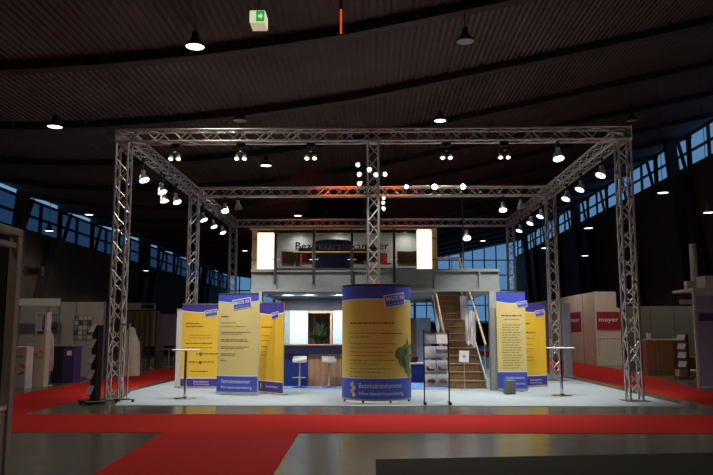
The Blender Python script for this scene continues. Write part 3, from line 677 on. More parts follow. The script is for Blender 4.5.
# ------------------------------------------------------------------ banners
def banner(name, label, loc, rz, w, h, z0, rad, ym, blue, group, tagx=.22, head=.30, foot=.36, lines=None, footer=None, seed=1, full=False, tagw=.40, tilt=-9, mini=False, heading=None, waved=True, bodyx=None):
    """printed display banner; flat when rad is None, otherwise bulging toward the front (a closed drum when full)"""
    t = thing(name, label, 'banner', loc, rz, group); rnd = random.Random(seed)
    def S(x, z, o):
        if rad:
            a = x/rad; r = rad + o
            return (r*math.sin(a), (0 if full else rad) - r*math.cos(a), z)
        return (x, -o, z)
    x0, x1 = (-PI*rad, PI*rad) if full else (-w/2, w/2)
    n = 72 if full else (16 if rad else 8)
    def strip(lo, hi, o, name, m, a=x0, b=x1, th=0., label=None, par=None, nn=None):
        k = nn or max(1, int(round(n*(b-a)/(x1-x0)))); mb = MB(); vs = []
        cols = [a+(b-a)*i/k for i in range(k+1)]
        for c in cols: vs += [S(c, lo(c), o), S(c, hi(c), o)]
        fs = [(2*i, 2*i+2, 2*i+3, 2*i+1) for i in range(k)]
        if th:
            q = len(vs)
            for c in cols: vs += [S(c, lo(c), o-th), S(c, hi(c), o-th)]
            fs += [(q+2*i+1, q+2*i+3, q+2*i+2, q+2*i) for i in range(k)]
            fs += [(2*i+1, 2*i+3, q+2*i+3, q+2*i+1) for i in range(k)] + [(q+2*i, q+2*i+2, 2*i+2, 2*i) for i in range(k)]
            if not full: fs += [(0, 1, q+1, q), (2*k, q+2*k, q+2*k+1, 2*k+1)]
        mb.add(vs, fs); return mb.build(name, m, par or t, bool(rad), label)
    C = lambda v: (lambda c: v)
    sheet = strip(C(z0), C(z0+h), 0, 'print_sheet', ym, th=.018)
    ht = z0+h
    wave = (lambda c: ht-head-.045*math.sin((c-x0)/(w)*3.0)+.045) if waved else C(ht-head)
    if full: wave = lambda c: ht-head+.03*math.cos((c)/rad)-.03
    strip(wave, C(ht-.004), .002, 'header_band', blue, label='blue band across the top')
    strip(lambda c: wave(c)-.022, lambda c: wave(c), .002, 'header_edge', 'pwhite')
    strip(C(z0+.005), C(z0+foot), .002, 'footer_band', blue, label='blue band along the foot')
    strip(C(z0+foot), C(z0+foot+.022), .002, 'footer_edge', 'pwhite')
    # tilted tag
    tw, thh = tagw, tagw*.52; cz = ht-head-.03; ca, sa = math.cos(R(-tilt)), math.sin(R(-tilt))
    def rot(px, pz): return tagx + px*ca - pz*sa, cz + px*sa + pz*ca
    def plate(a, b, c, d, o, name, m, par):
        mb = MB(); vs = []; k = 6
        for i in range(k+1):
            for pz in (c, d): x, z = rot(a+(b-a)*i/k, pz); vs.append(S(x, z, o))
        mb.add(vs, [(2*i, 2*i+2, 2*i+3, 2*i+1) for i in range(k)]); return mb.build(name, m, par)
    tg = plate(-tw/2, tw/2, -thh/2, thh/2, .006, 'tag', 'pwhite', t)
    e = tw*.045
    plate(-tw/2+e, tw/2-e, -thh/2+e, thh/2-e, .008, 'tag_field', blue, tg)
    vs, fs = fit_text('MADE IN', tw*.80, thh*.34, .012); mb = MB(); q = []
    for x, z in vs: a, b = rot(x, z+thh*.16); q.append(S(a, b, .010))
    mb.add(q, fs); mb.build('tag_lettering', 'pwhite', tg)
    if not mini: plate(-tw*.38, tw*.38, -thh*.30, -thh*.22, .010, 'tag_rule', 'purplepanel', tg)
    # body text set as rows of small word strokes
    hw = x1 if not full else 0
    bx0, bx1 = bodyx or (-w*.40, w*.36)
    hd = MB(); bd = MB()
    def word(mb, a, b, z, hh):
        k = max(1, int((b-a)/.05)); vs = []
        for i in range(k+1): c = a+(b-a)*i/k; vs += [S(c, z, .003), S(c, z+hh, .003)]
        mb.add(vs, [(2*i, 2*i+2, 2*i+3, 2*i+1) for i in range(k)])
    def row(mb, z, L, hh, xa=None):
        x = bx0 if xa is None else xa; end = x + L
        while x < end-.01:
            b = min(end, x+rnd.uniform(.04, .13)); word(mb, x, b, z, hh); x = b+.018
    for z, L, kind, xa in lines: row(hd if kind else bd, z, L, .030 if kind else .013, xa)
    if hd.v: hd.build('heading_pattern', 'ink', t)
    if bd.v: bd.build('text_pattern', 'ink', t)
    # footer lettering
    for txt, fw, fh, fz, fx in footer or []:
        vs, fs = fit_text(txt, fw, fh, .004); mb = MB(); mb.add([S(x+fx, z0+fz+z, .004) for x, z in vs], fs); mb.build('footer_lettering', 'pwhite', t)
    if mini: strip(C(z0+.06), C(z0+foot-.05), .004, 'footer_mark', 'ypale', x0+.09, x0+.12)
    if not full:
        strip(C(ht), C(ht+.025), .008, 'top_rail', 'alu', th=.034)
        strip(C(z0-.045 if z0 > .06 else .0), C(z0), .03, 'base_bar', 'alu', th=.08)
        for c in (x0+.12, x1-.12):
            p = S(c, 0, -.12); MB().box((p[0]-.03, p[1]-.11, .0), (p[0]+.03, p[1]+.09, .022), bev=.006).build('foot', 'alu', t)
        p = S(0, 0, -.06); MB().tube((p[0], p[1], .01), (p[0], p[1], ht), .012, 8).build('support_pole', 'alu', t, True)
    return t, S, strip, C
GB = 'yellow and blue display banners'
def body(w, rows, head=None):
    L = []
    return L
FT = [('Bezirksärztekammer', .74, .085, .245, .0), ('Nordwürttemberg', .78, .085, .10, .01)]
# B, the wide bulging banner left of the bar
h = 2.27
rowsB = [(1.80, .22, 1, None)] + [(z, L, 0, None) for z, L in ((1.66, .42), (1.57, .66), (1.44, .78), (1.40, .56), (1.27, .70), (1.23, .74), (1.10, .74), (1.06, .60), (.94, .42), (.90, .38), (.78, .20))]
banner('display_banner', 'widest bulging banner on the left, bright light put into its pale yellow, between two deeper yellow banners', (-3.18, 1.12, .008), -.02, 1.06, h, .07, 1.5, 'ypale', 'bblue', GB, .13, .20, .36, rowsB, FT, 3, tagw=.46)
bpy.data.objects['display_banner'].rotation_euler = (0, 0, R(-15))
# A, left flat banner with flow chart
rowsA = [(1.66, .38, 1, None), (1.58, .46, 1, None), (1.36, .55, 0, -.28), (1.29, .62, 0, -.30), (1.14, .72, 1, None), (1.04, .72, 0, None), (.87, .56, 1, -.1), (.66, .66, 1, -.28), (.42, .44, 1, -.22)]
tA, SA, stA, CA = banner('display_banner', 'leftmost yellow banner with a flow chart, behind the left standing table', (-4.50, 3.15, .008), 0, .98, 2.12, .05, None, 'yellow', 'bpurp', GB, .27, .20, .20, rowsA, [('Bezirksärztekammer', .40, .05, .125, .05), ('Nordwürttemberg', .40, .045, .055, .05)], 5, tagw=.34)
for z in (.92, .70):
    mb = MB(); mb.prism([(.02, z-.10), (-.02, z-.05), (-.01, z-.05), (-.01, z), (.05, z), (.05, z-.05), (.06, z-.05)], 'y', -.005, -.0035); mb.build('flow_arrow', 'ink', tA)
# the white rear banner peeping out behind A
t = thing('display_banner', 'white narrow back of a banner showing behind the leftmost yellow banner', 'banner', (-5.02, 3.50, .008), R(8), GB)
MB().box((-.20, 0, .05), (.34, .016, 2.05)).build('print_sheet', 'white', t); MB().box((-.21, -.05, 0), (.35, .06, .048), bev=.01).build('base_bar', 'alu', t); MB().box((-.21, -.01, 2.05), (.35, .026, 2.075)).build('top_rail', 'alu', t)
# C, right of B, turned
rowsC = [(1.55, .44, 1, None), (1.36, .34, 0, None), (1.24, .40, 0, None), (1.10, .28, 0, None), (.97, .24, 0, None), (.90, .22, 0, None)]
banner('display_banner', 'orange-yellow banner turned away, beside the left side of the bar', (-2.40, 1.42, .008), R(-48), 1.02, 2.08, .05, None, 'yellow', 'bpurp', GB, .16, .26, .24, rowsC, [('Bezirksärztekammer', .50, .05, .13, .06)], 7, tagw=.30, mini=True)
# right pair
rowsR = [(1.84, .52, 1, -.26), (1.75, .40, 0, -.2)] + [(1.62-.062*i, .50-.04*(i % 3), 0, -.25) for i in range(18)]
banner('display_banner', 'bulging banner on the right, bright light put into its pale yellow, with a grey box before its foot', (3.47, 2.25, .008), R(8), .76, 2.36, .07, 1.3, 'ypale', 'bblue', GB, .29, .26, .40, rowsR, [('Bezirksärztekammer', .48, .07, .27, .06), ('Nordwürttemberg', .50, .07, .12, .06)], 9, tagw=.30)
rowsR2 = [(1.66, .24, 1, -.36), (1.42, .44, 1, -.36), (1.28, .40, 0, -.36), (1.12, .34, 0, -.36), (1.0, .40, 0, -.36), (.92, .28, 0, -.36), (.78, .34, 0, -.36), (.70, .38, 0, -.36)]
banner('display_banner', 'orange-yellow banner at the far right, half behind the pale bulging banner', (4.32, 3.75, .008), R(30), .90, 2.15, .05, None, 'yellow', 'bpurp', GB, .25, .22, .24, rowsR2, [('Bezirksärztekammer', .40, .05, .14, .05), ('Nordwürttemberg', .42, .05, .06, .05)], 11, tagw=.34)
# the drum round the central column
rd = .745
rowsD = [(1.62, 1.0, 1, -.62)] + [(z, L, 0, -.62) for z, L in ((1.42, 1.22), (1.34, .5), (1.20, 1.02), (1.13, .80), (1.03, .96), (.96, .80), (.86, 1.0), (.79, .64), (.69, .92), (.62, .70), (.52, .62), (.45, .50))] + [(1.41, .50, 0, .10)]
tD, SD, stD, CD = banner('display_drum', 'large round yellow and blue drum banner standing round the central column', (.09, .02, .008), 0, 1.49, 2.34, .075, rd, 'ydrum', 'bblue', None, .42, .27, .42, rowsD, [('Bezirksärztekammer', .96, .10, .28, .10), ('Nordwürttemberg', 1.0, .10, .11, .12)], 13, full=True, tagw=.52, bodyx=(-.62, .5), waved=True)
for nm, za, zb, m in (('top_ring', 2.415, 2.45, 'black'), ('base_ring', .045, .075, 'steell')): stD(CD(za), CD(zb), .006, nm, m, th=.03)
for k in range(8):
    a = 2*PI*(k+.5)/8; MB().lathe([(.02, 0), (.025, .0), (.02, .045), (.001, .045)], 10, Matrix.Translation((rd*.985*math.sin(a), -rd*.985*math.cos(a), 0)), cap=False).build('foot', 'dark', tD)
def blob(pts, o, name, m):
    mb = MB(); st = .012; u0 = min(p[0] for p in pts); u1 = max(p[0] for p in pts); k = max(2, int((u1-u0)/st))
    def spans(u):
        c = []
        for (xa, za), (xb, zb_) in zip(pts, pts[1:]+pts[:1]):
            if (xa <= u) != (xb <= u): c.append(za+(zb_-za)*(u-xa)/(xb-xa))
        c.sort(); return list(zip(c[::2], c[1::2]))
    for i in range(k):
        ua = u0+(u1-u0)*i/k; ub = u0+(u1-u0)*(i+1)/k
        for z0_, z1_ in spans((ua+ub)/2): mb.add([SD(ua, z0_, o), SD(ub, z0_, o), SD(ub, z1_, o), SD(ua, z1_, o)], [(0, 1, 2, 3)])
    return mb.build(name, m, tD)
mp = [(.40, 1.02), (.44, 1.10), (.52, 1.15), (.60, 1.13), (.66, 1.20), (.72, 1.19), (.78, 1.36), (.84, 1.20), (.92, 1.16), (1.0, 1.22), (1.06, 1.08), (1.06, .92), (1.02, .80), (1.04, .66), (.97, .54), (.92, .42), (.87, .54), (.81, .42), (.77, .56), (.70, .60), (.63, .70), (.56, .74), (.50, .80), (.47, .90), (.40, .93)]
mo = blob(mp, .006, 'map_pattern', 'green'); mo['label'] = 'green map-like picture on the right of the drum'
blob([(.85, 1.08), (.90, 1.11), (.93, 1.02), (.88, .98)], .009, 'map_patch', 'lime'); blob([(.60, .98), (.68, .90), (.74, .74), (.68, .70), (.58, .82)], .009, 'map_patch', 'plant'); blob([(.66, 1.10), (.74, 1.08), (.76, .98), (.68, 1.0)], .009, 'map_patch', 'plant'); blob([(.86, .86), (.95, .80), (.93, .66), (.86, .70)], .009, 'map_patch', 'lime')
# emblem: staff with a coiled line
mb = MB(); 
def stroke(pts, wd, o=.005):
    for (xa, za), (xb, zb_) in zip(pts, pts[1:]):
        L = math.hypot(xb-xa, zb_-za) or 1; nx, nz = -(zb_-za)/L*wd/2, (xb-xa)/L*wd/2
        mb.add([SD(xa-nx, za-nz, o), SD(xb-nx, zb_-nz, o), SD(xb+nx, zb_+nz, o), SD(xa+nx, za+nz, o)], [(0, 1, 2, 3)])
stroke([(-.54, .12), (-.54, .42)], .03); stroke([(-.54+.06*math.sin(i*.55), .13+.012*i) for i in range(24)], .035)
mb.build('emblem', 'ypale', tD)

# ------------------------------------------------------------------ stand furniture
def standing_table(x, y, h, d, label, ox=0.):
    t = thing('standing_table', label, 'table', (x, y, .008), 0, 'standing tables')
    MB().lathe([(.001, 0), (.25, 0), (.25, .010), (.06, .028), (.03, .05)], 28, cap=False).build('base', 'chrome', t, True)
    MB().tube((0, 0, .03), (0, 0, h-.03), .032, 12).build('pole', 'chrome', t, True)
    T = Matrix.Translation((ox, 0, 0))
    MB().lathe([(.001, h-.03), (d-.02, h-.03), (d, h-.022), (d, h-.006), (d-.008, h), (.001, h)], 32, T, cap=False).build('table_top', 'white', t, True)
    return t
standing_table(-4.12, .26, 1.07, .31, 'round standing table on a chrome pole at the left, before the leftmost banner')
standing_table(4.36, 1.17, 1.10, .32, 'round standing table on a chrome pole at the right, near the right middle column')
t = thing('monitor_box', 'small dark grey box on the floor before the right bulging banner', 'box', (3.24, 1.55, .008), R(12)); MB().box((-.115, -.09, .012), (.115, .12, .33), bev=.012).build('body', 'greybox', t); MB().box((-.10, -.096, .03), (.10, -.090, .31), bev=.002).build('front_grille', 'greybox', t)
for sx in (-1, 1):
    for y in (-.07, .10): MB().box((sx*.09-.012, y-.012, 0), (sx*.09+.012, y+.012, .012)).build('foot', 'black', t)
# small notice on a thin stand
t = thing('notice_stand', 'small white notice on a thin pole before the staircase', 'sign', (2.36, 2.95, .008)); MB().lathe([(.001, 0), (.14, 0), (.14, .008), (.02, .02)], 20, cap=False).build('base', 'alu', t, True); MB().tube((0, 0, .015), (0, 0, .72), .010, 8).build('pole', 'alu', t, True)
T = Matrix.Translation((-.005, -.02, .83)) @ Matrix.Rotation(R(4), 4, 'Y') @ Matrix.Rotation(R(-8), 4, 'X')
s_ = MB().box((-.125, -.006, -.145), (.125, .006, .145), T).build('notice_board', 'paper', t); MB().lathe([(.001, 0), (.035, 0), (.035, .002), (.001, .002)], 14, T @ Matrix.Translation((0, -.0065, 0)) @ Matrix.Rotation(R(90), 4, 'X'), cap=False).build('printed_mark', 'purplepanel', s_)
# brochure stand in front
t = thing('brochure_stand', 'tall clear brochure stand on metal posts right of the yellow drum', 'brochure stand', (1.30, -.92, .008), 0)
for sx in (-1, 1):
    MB().tube((sx*.25, 0, .03), (sx*.25, 0, 1.50), .014, 10).build('post', 'dark', t, True)
    MB().tube((sx*.25, -.16, .03), (sx*.25, .26, .03), .014, 8).build('foot', 'dark', t, True)
    MB().lathe([(.001, -.03), (.03, -.025), (.035, 0), (.03, .03), (.001, .04)], 12, Matrix.Translation((sx*.25, -.16, .030)), cap=False).build('rubber_cap', 'black', t, True)
MB().box((-.235, .055, .36), (.235, .061, 1.48)).build('back_panel', 'acryl', t)
for z in (.36, .645, .925, 1.205): MB().box((-.24, -.062, z), (.24, .052, z+.010)).build('tray', 'acryl', t)
for z in (.36, 1.48): MB().box((-.235, .055, z-.012), (.235, .067, z)).build('cross_bar', 'alu', t)
LEAN = R(-27)
for r_ in range(4):
    for c_ in range(2):
        z = (1.216, .936, .656, .371)[r_]; x = (-.118, .118)[c_]; hh = .25
        m = 'papergrey' if (r_, c_) == (0, 0) else 'paper'
        l = thing('brochure', '%s brochure in the %s row of the front brochure stand, %s column' % ('dark grey' if m == 'papergrey' else 'white', ('top', 'second', 'third', 'bottom')[r_], ('left', 'right')[c_]), 'brochure', (1.30+x, -.92-.050, z+.008), 0, 'brochures on the front stand')
        T = Matrix.Rotation(LEAN, 4, 'X')
        MB().box((-.112, -.003, 0), (.112, .003, hh), T).build('cover', m, l)
        def pic(poly, mm):
            mb = MB(); n_ = len(poly); vs = [T @ Vector((p, y_, q)) for y_ in (-.0055, -.0035) for p, q in poly]
            mb.add(vs, [tuple(range(n_)), tuple(range(2*n_-1, n_-1, -1))] + [(i, (i+1) % n_, n_+(i+1) % n_, n_+i) for i in range(n_)]); mb.build('picture', mm, l)
        if r_ == 1 and c_ == 1: pic([(-.112, .10), (.112, .10), (.112, .18), (-.112, .18)], 'papergrey')
        if r_ == 2: pic([(-.08, .02), (.06, .02), (.09, .05), (-.02, .06), (-.05, .12), (-.08, .13)], 'papergrey' if c_ else 'charcoal')
        if r_ == 3: pic([(-.08, .08), (.07, .05), (.10, .10), (.05, .15), (-.06, .14)], 'papergrey' if c_ else 'charcoal')
# pale stele at the right
t = thing('display_stele', 'narrow pale blue upright panel behind the right standing table', 'panel', (6.42, 8.2, 0)); MB().box((-.13, -.03, .03), (.13, .03, 2.38), bev=.01).build('panel', 'paleblue', t); MB().box((-.20, -.18, 0), (.20, .18, .03), bev=.008).build('base_plate', 'alu', t)

# ------------------------------------------------------------------ leaflet stands
def leaflet_stand(x, y, h, n, zlo, dz, label, body_m, group, place, rz=0., mm='paper'):
    t = thing('leaflet_stand', label, 'leaflet stand', (x, y, 0.), rz, 'leaflet stands')
    MB().box((-.23, -.22, .02), (.20, .22, .075), bev=.015).build('base', body_m, t)
    for sx, sy in ((-.2, -.18), (.17, -.18), (-.2, .18), (.17, .18)): MB().box((sx-.02, sy-.02, 0), (sx+.02, sy+.02, .02)).build('foot', 'black', t)
    MB().box((-.03, -.15, .075), (.10, .15, h), bev=.01).build('column', body_m, t)
    ob = []
    for i in range(n):
        z = zlo + dz*i; T = Matrix.Translation((-.03, 0, z)) @ Matrix.Rotation(R(38), 4, 'Y')
        MB().box((-.085, -.14, -.01), (-.002, .14, .0), Matrix.Translation((-.03, 0, z))).build('pocket', body_m, t)
        l = thing('leaflet', 'white leaflet in the %s pocket of the %s' % (('bottom', 'second lowest', 'middle', 'second highest', 'top')[i] if n == 5 else ('bottom', 'lower', 'upper', 'top')[i], place), 'leaflet', (x, y, 0), rz, group)
        mb = MB(); T = Matrix.Translation((-.115, 0, z+.004)) @ Matrix.Rotation(R(24), 4, 'Y'); mb.box((-.004, -.135, .0), (.004, .135, .19), T); mb.build('leaflet_sheet', mm, l)
    return t
leaflet_stand(-5.72, -.85, 1.60, 5, .19, .315, 'black leaflet stand with white leaflets left of the front left column', 'black', 'leaflets of the black stand', 'black stand at the left', R(40))
leaflet_stand(9.92, 7.6, 1.40, 4, .36, .28, 'brown leaflet stand with curled white leaflets beside the wooden counter at the right', 'brown', 'leaflets of the brown stand', 'brown stand at the right', R(35))
# rail stand right of the front left column
t = thing('pole_stand', 'low metal double-pole stand beside the foot of the front left column', 'stand', (-5.17, -.50, .0085))
for x in (-.13, .02):
    MB().tube((x, 0, .05), (x, 0, 1.62), .016, 10).build('pole', 'alu', t, True)
MB().box((-.26, -.03, .035), (.20, .03, .06), bev=.008).build('foot_bar', 'chrome', t)
for x in (-.20, .15): MB().lathe([(.001, 0), (.03, 0), (.034, .02), (.025, .034), (.001, .034)], 10, Matrix.Translation((x, 0, 0)), cap=False).build('foot', 'black', t, True)
MB().box((-.15, -.012, 1.60), (.04, .012, 1.63)).build('top_bar', 'alu', t)

# ------------------------------------------------------------------ booths at the left
def booth_wall(label, a, b, m='boothgrey', name='booth_wall', post='alu'):
    t = thing(name, label, 'booth wall', ((a[0]+b[0])/2, (a[1]+b[1])/2, 0)); dx, dy, dz = (b[0]-a[0])/2, (b[1]-a[1])/2, b[2]
    MB().box((-dx, -dy, .0), (dx, dy, dz)).build('panel', m, t)
    n = max(1, int(round(max(dx, dy)*2/1.0)))
    for i in range(n+1):
        f = -1+2*i/n
        if dx > dy: MB().box((f*dx*.99-.02, -dy-.012, 0), (f*dx*.99+.02, dy+.012, dz+.01)).build('post', post, t)
        else: MB().box((-dx-.012, f*dy*.99-.02, 0), (dx+.012, f*dy*.99+.02, dz+.01)).build('post', post, t)
    return t
booth_wall('grey booth wall with a poster, facing the camera behind the purple counter', (-11.7, 8.0, 0), (-8.85, 8.06, 2.45))
booth_wall('long side wall of the left booths deep in the hall along the left', (-14.0, 3.0, 0), (-13.94, 8.0, 2.5), 'boothgrey')
def poster(name, label, x, y, z0, z1, w, m, rz=0., nx=4, ny=5, seed=1, patch=('papergrey', 'offwhite')):
    t = thing(name, label, 'poster', (x, y, z0), rz); h = z1-z0
    MB().box((-w/2, -.008, 0), (w/2, 0, h)).build('sheet', m, t); rnd = random.Random(seed); mbs = [MB(), MB()]
    for i in range(nx):
        for j in range(ny):
            k = rnd.randrange(3)
            if k < 2: mbs[k].box((-w/2+w*(i+.08)/nx, -.011, h*(j+.08)/ny), (-w/2+w*(i+.92)/nx, -.0085, h*(j+.92)/ny))
    for q, m2 in zip(mbs, patch):
        if q.v: q.build('picture_pattern', m2, t)
    return t
poster('poster', 'dark poster of many small pictures on the grey booth wall at the left', -9.56, 7.985, 1.20, 2.0, .60, 'charcoal')
poster('poster', 'dim poster on the grey booth wall behind the tall white display', -10.75, 7.985, 1.10, 2.05, .62, 'charcoal', 0, 3, 2, 6)
t = thing('fascia_board', 'pale name board across the top of the left booth', 'fascia', (-10.85, 7.2, 2.30)); MB().box((-.82, 0, 0), (.82, .05, .23)).build('board', 'white', t); 
for x in (-.80, .80): MB().box((x-.02, .05, -2.30), (x+.02, .09, .24)).build('post', 'alu', t)
t = thing('light_display', 'tall slim white display with an open window at its top, in the left booth', 'display', (-8.90, 3.55, 0))
MB().box((-.17, 0, 0), (.14, .30, 1.50), bev=.01).build('body', 'offwhite', t); 
mb = MB(); mb.box((-.17, 0, 1.50), (-.12, .28, 2.0)); mb.box((.09, 0, 1.50), (.14, .28, 2.0)); mb.box((-.12, 0, 1.93), (.09, .28, 2.0)); mb.build('window_frame', 'white', t)
MB().box((-.11, -.008, 1.40), (.08, -.001, 1.49)).build('caption', 'charcoal', t)
def swirl(parent, x, z, r, y, m='orange_print'):
    mb = MB()
    for k in range(3):
        a = R(120*k+20); 
        for i in range(5):
            a0 = a+R(15*i); a1 = a+R(15*(i+1)); mb.prism([(x+r*math.cos(a0), z+r*math.sin(a0)), (x+r*math.cos(a1), z+r*math.sin(a1)), (x+r*.55*math.cos(a1), z+r*.55*math.sin(a1)), (x+r*.55*math.cos(a0), z+r*.55*math.sin(a0))], 'y', y-.006, y-.001)
    return mb.build('logo_print', m, parent)
swirl(t, -.02, .86, .11, 0)
t = thing('display_plinth', 'grey plinth with a red triangular logo left of the tall white display', 'plinth', (-9.45, 4.2, 0)); MB().box((-.22, 0, 0), (.20, .4, 1.13), bev=.01).build('body', 'boothgrey', t); swirl(t, 0, .82, .13, 0, 'red_print')
t = thing('display_plinth', 'white box plinth with a big orange logo beside the left foreground frame', 'plinth', (-9.12, 2.9, 0)); MB().box((-.20, 0, 0), (.17, .4, 1.08), bev=.01).build('body', 'white', t); swirl(t, .0, .50, .16, 0); MB().box((-.15, -.008, .80), (.10, -.001, .84)).build('caption', 'papergrey', t)
t = thing('coat_stand', 'pale coat hanging on a stand between the white display and purple counter', 'coat stand', (-8.93, 4.15, 0)); MB().lathe([(.001, 0), (.16, 0), (.16, .02), (.02, .05)], 16, cap=False).build('base', 'alu', t); MB().tube((0, 0, .03), (0, 0, 1.50), .016, 8).build('pole', 'alu', t, True)
MB().lathe([(.03, 1.47), (.07, 1.42), (.12, 1.28), (.14, .95), (.15, .60), (.13, .40), (.08, .40)], 12, Matrix.Scale(.6, 4, (0, 1, 0))).build('coat', 'beige', t, True)
t = thing('counter', 'purple counter with a small white label at the left aisle', 'counter', (-8.78, 4.75, 0)); MB().box((-.36, -.02, 1.05), (.34, .57, 1.09), bev=.006).build('counter_top', 'alu', t); MB().box((-.33, 0, .02), (0, .53, 1.05)).build('side_panel', 'navy', t, label='left half, shade put into its dark colour'); MB().box((.0, 0, .02), (.31, .53, 1.05)).build('front_panel', 'purple', t); MB().box((.10, -.008, .80), (.24, -.001, .93)).build('label_plate', 'paper', t); MB().box((-.34, -.01, 0), (.32, .54, .02)).build('plinth', 'alu', t)  # shade on the left half of the front given by a darker colour
t = thing('floor_edge_strip', 'dark blue carpet strip edging the left booth', 'carpet', (-10.3, 6.2, 0)); MB().box((-1.8, -1.6, 0), (1.5, 1.75, .010)).build('carpet_sheet', 'barblue', t)
# second booth row further back
t = thing('booth_header', 'pale beam with lit name board over the second left booth', 'fascia', (-10.0, 14.9, 2.40)); MB().box((-.75, 0, .0), (.12, .05, .30)).build('board', 'offwhite', t); mb = MB(); mb.box((.12, 0, .0), (.75, .05, .06)); mb.box((.12, 0, .22), (.75, .05, .28)); mb.box((.69, 0, .06), (.75, .05, .22)); mb.build('open_frame', 'alu', t)
for x in (-.72, .70): MB().box((x-.02, .055, -2.40), (x+.02, .10, .2)).build('post', 'alu', t)
t = thing('drape', 'brown drape hanging in the second left booth behind the front left column', 'drape', (-9.9, 15.3, 0))
mb = MB(); pts = [(-.75+.05*i, .04*math.sin(i*1.3)) for i in range(31)]; mb.prism(pts + [(x, y+.02) for x, y in pts[::-1]], 'z', 0.0, 2.36); mb.build('cloth', 'drape', t)
booth_wall('lilac back panel of the second left booth', (-9.5, 16.2, 0), (-8.0, 16.26, 2.25), 'purplepanel')
booth_wall('beige end wall far down the left aisle', (-8.0, 19.0, 0), (-6.9, 19.06, 2.4), 'beige')
for i, (x, y, l) in enumerate(((-9.3, 14.3, 'dark chair in the second left booth, left one'), (-8.85, 15.8, 'dark chair in the second left booth, middle one'), (-7.95, 15.6, 'dark chair in the second left booth, right one'))):
    chair(x, y, 0, .3*i, 'black', l, .9, 'chairs of the second left booth')
t = thing('booth_table', 'small dark table in the second left booth', 'table', (-8.6, 14.9, 0)); MB().lathe([(.001, .72), (.4, .72), (.4, .75), (.001, .75)], 20, cap=False).build('table_top', 'boothgrey', t); MB().tube((0, 0, .02), (0, 0, .72), .03, 8).build('pole', 'alu', t); MB().lathe([(.001, 0), (.25, 0), (.25, .02), (.001, .02)], 16, cap=False).build('base', 'alu', t)
t = thing('draped_stand', 'pale cloth-covered stand right behind the front left column', 'stand', (-8.05, 8.3, .006)); MB().box((-.06, -.06, 1.45), (.06, .06, 1.62), bev=.01).build('stand_head', 'alu', t)
MB().lathe([(.04, 1.62), (.12, 1.56), (.16, 1.40), (.30, 1.10), (.32, .6), (.34, .02), (.30, .0)], 18).build('cloth_cover', 'beige', t, True)
# foreground frame at the left edge
t = thing('exhibition_booth', 'grey aluminium booth frame in the left foreground, cut by the picture edge', 'booth frame', (-3.55, -8.75, 0))
MB().box((-.055, 0, 0), (.035, .09, 2.40), bev=.006).build('post', 'signgrey', t); MB().box((-.055, -2.2, 0), (.035, -2.11, 2.40), bev=.006).build('post', 'signgrey', t)
MB().box((-.055, -2.2, 2.405), (.035, .09, 2.475), bev=.006).build('top_rail', 'signgrey', t); MB().box((-.045, -2.10, 2.28), (.02, -.005, 2.33)).build('inner_rail', 'signgrey', t)
MB().box((-.045, -2.10, .72), (.025, -.005, .76)).build('mid_rail', 'alu', t); MB().box((-.03, -2.10, .06), (.01, -.005, .72)).build('lower_panel', 'boothgrey', t)
MB().box((-.045, -2.10, .02), (.025, -.005, .06)).build('bottom_rail', 'signgrey', t)
MB().box((-.16, .0, .0), (-.065, .06, 2.36)).build('door_edge', 'dark', t)
MB().box((.055, .10, 2.015), (.245, .12, 2.11)).build('name_plate', 'signgrey', t, label='small grey name plate'); MB().tube((.034, .11, 2.063), (.056, .11, 2.063), .008, 8).build('bracket', 'dark', t)
mb = MB(); mb.box((.09, .0975, 2.04), (.21, .0995, 2.085)); mb.build('worn_lettering', 'charcoal', t)
booth_wall('pale booth wall seen through the left foreground frame', (-9.2, 0.9, 0), (-8.9, .96, 1.75), 'white')
t = thing('exhibition_booth', 'pale panel with purple header seen through the left foreground frame', 'panel', (-10.8, 2.8, 0)); MB().box((-.8, 0, 0), (1.0, .05, 2.2)).build('panel', 'offwhite', t); MB().box((-.8, -.01, 1.75), (1.0, -.001, 1.98)).build('header', 'purple', t); MB().box((-.5, -.01, .9), (.7, -.001, 1.05)).build('caption', 'orange_print', t)

# ------------------------------------------------------------------ booths at the right
t = thing('exhibition_booth', 'white booth block with red name signs at the right, beyond the aisle', 'booth', (10.0, 16.6, 0))
MB().prism([(0, 0), (0, 3.25), (.93, 3.25), (.93, 2.55), (1.08, 2.5), (1.08, 0)], 'y', 0, .12).build('front_panel', 'offwhite', t)
MB().box((.0, .13, 0), (.1, 16, 3.25)).build('side_panel', 'offwhite', t)
MB().box((-.025, -.02, 0), (-.001, .10, 3.25)).build('corner_post', 'white', t)
MB().box((-.012, 1.9, .0), (-.002, 1.98, 3.2)).build('panel_joint', 'signgrey', t)
sg = MB().box((.03, -.03, 1.56), (1.06, -.002, 2.35)).build('sign_board', 'red_print', t); flat_text('lettering', 'meyer', .86, .20, 'pwhite', sg, Matrix.Translation((.545, -.031, 1.95)), .01)
sg = MB().box((-.04, 2.3, 1.55), (-.012, 4.1, 2.42)).build('sign_board', 'red_print', t)
flat_text('lettering', 'meyer', 1.5, .22, 'pwhite', sg, Matrix.Translation((-.042, 3.2, 1.98)) @ Matrix.Rotation(R(-90), 4, 'Z'), .01)
mb = MB()
for i in range(6): mb.box((.10+.16*i, -.008, 1.14+.003*i), (.20+.16*i, -.001, 1.17+.003*i))
for i in range(5): mb.box((.06, -.008, .45+.14*i), (.085, -.001, .53+.14*i))
mb.build('dashed_line', 'red_print', t)
t = thing('counter', 'wooden counter with pale top at the right, beyond the red aisle', 'counter', (10.0, 9.3, 0)); MB().box((-.62, -.02, 1.16), (.60, .50, 1.22), bev=.008).build('counter_top', 'beige', t); MB().box((-.58, 0, .0), (.30, .46, 1.16)).build('front_panel', 'barwood', t); MB().box((.30, .0, 0), (.56, .46, 1.16)).build('side_panel', 'brown', t)
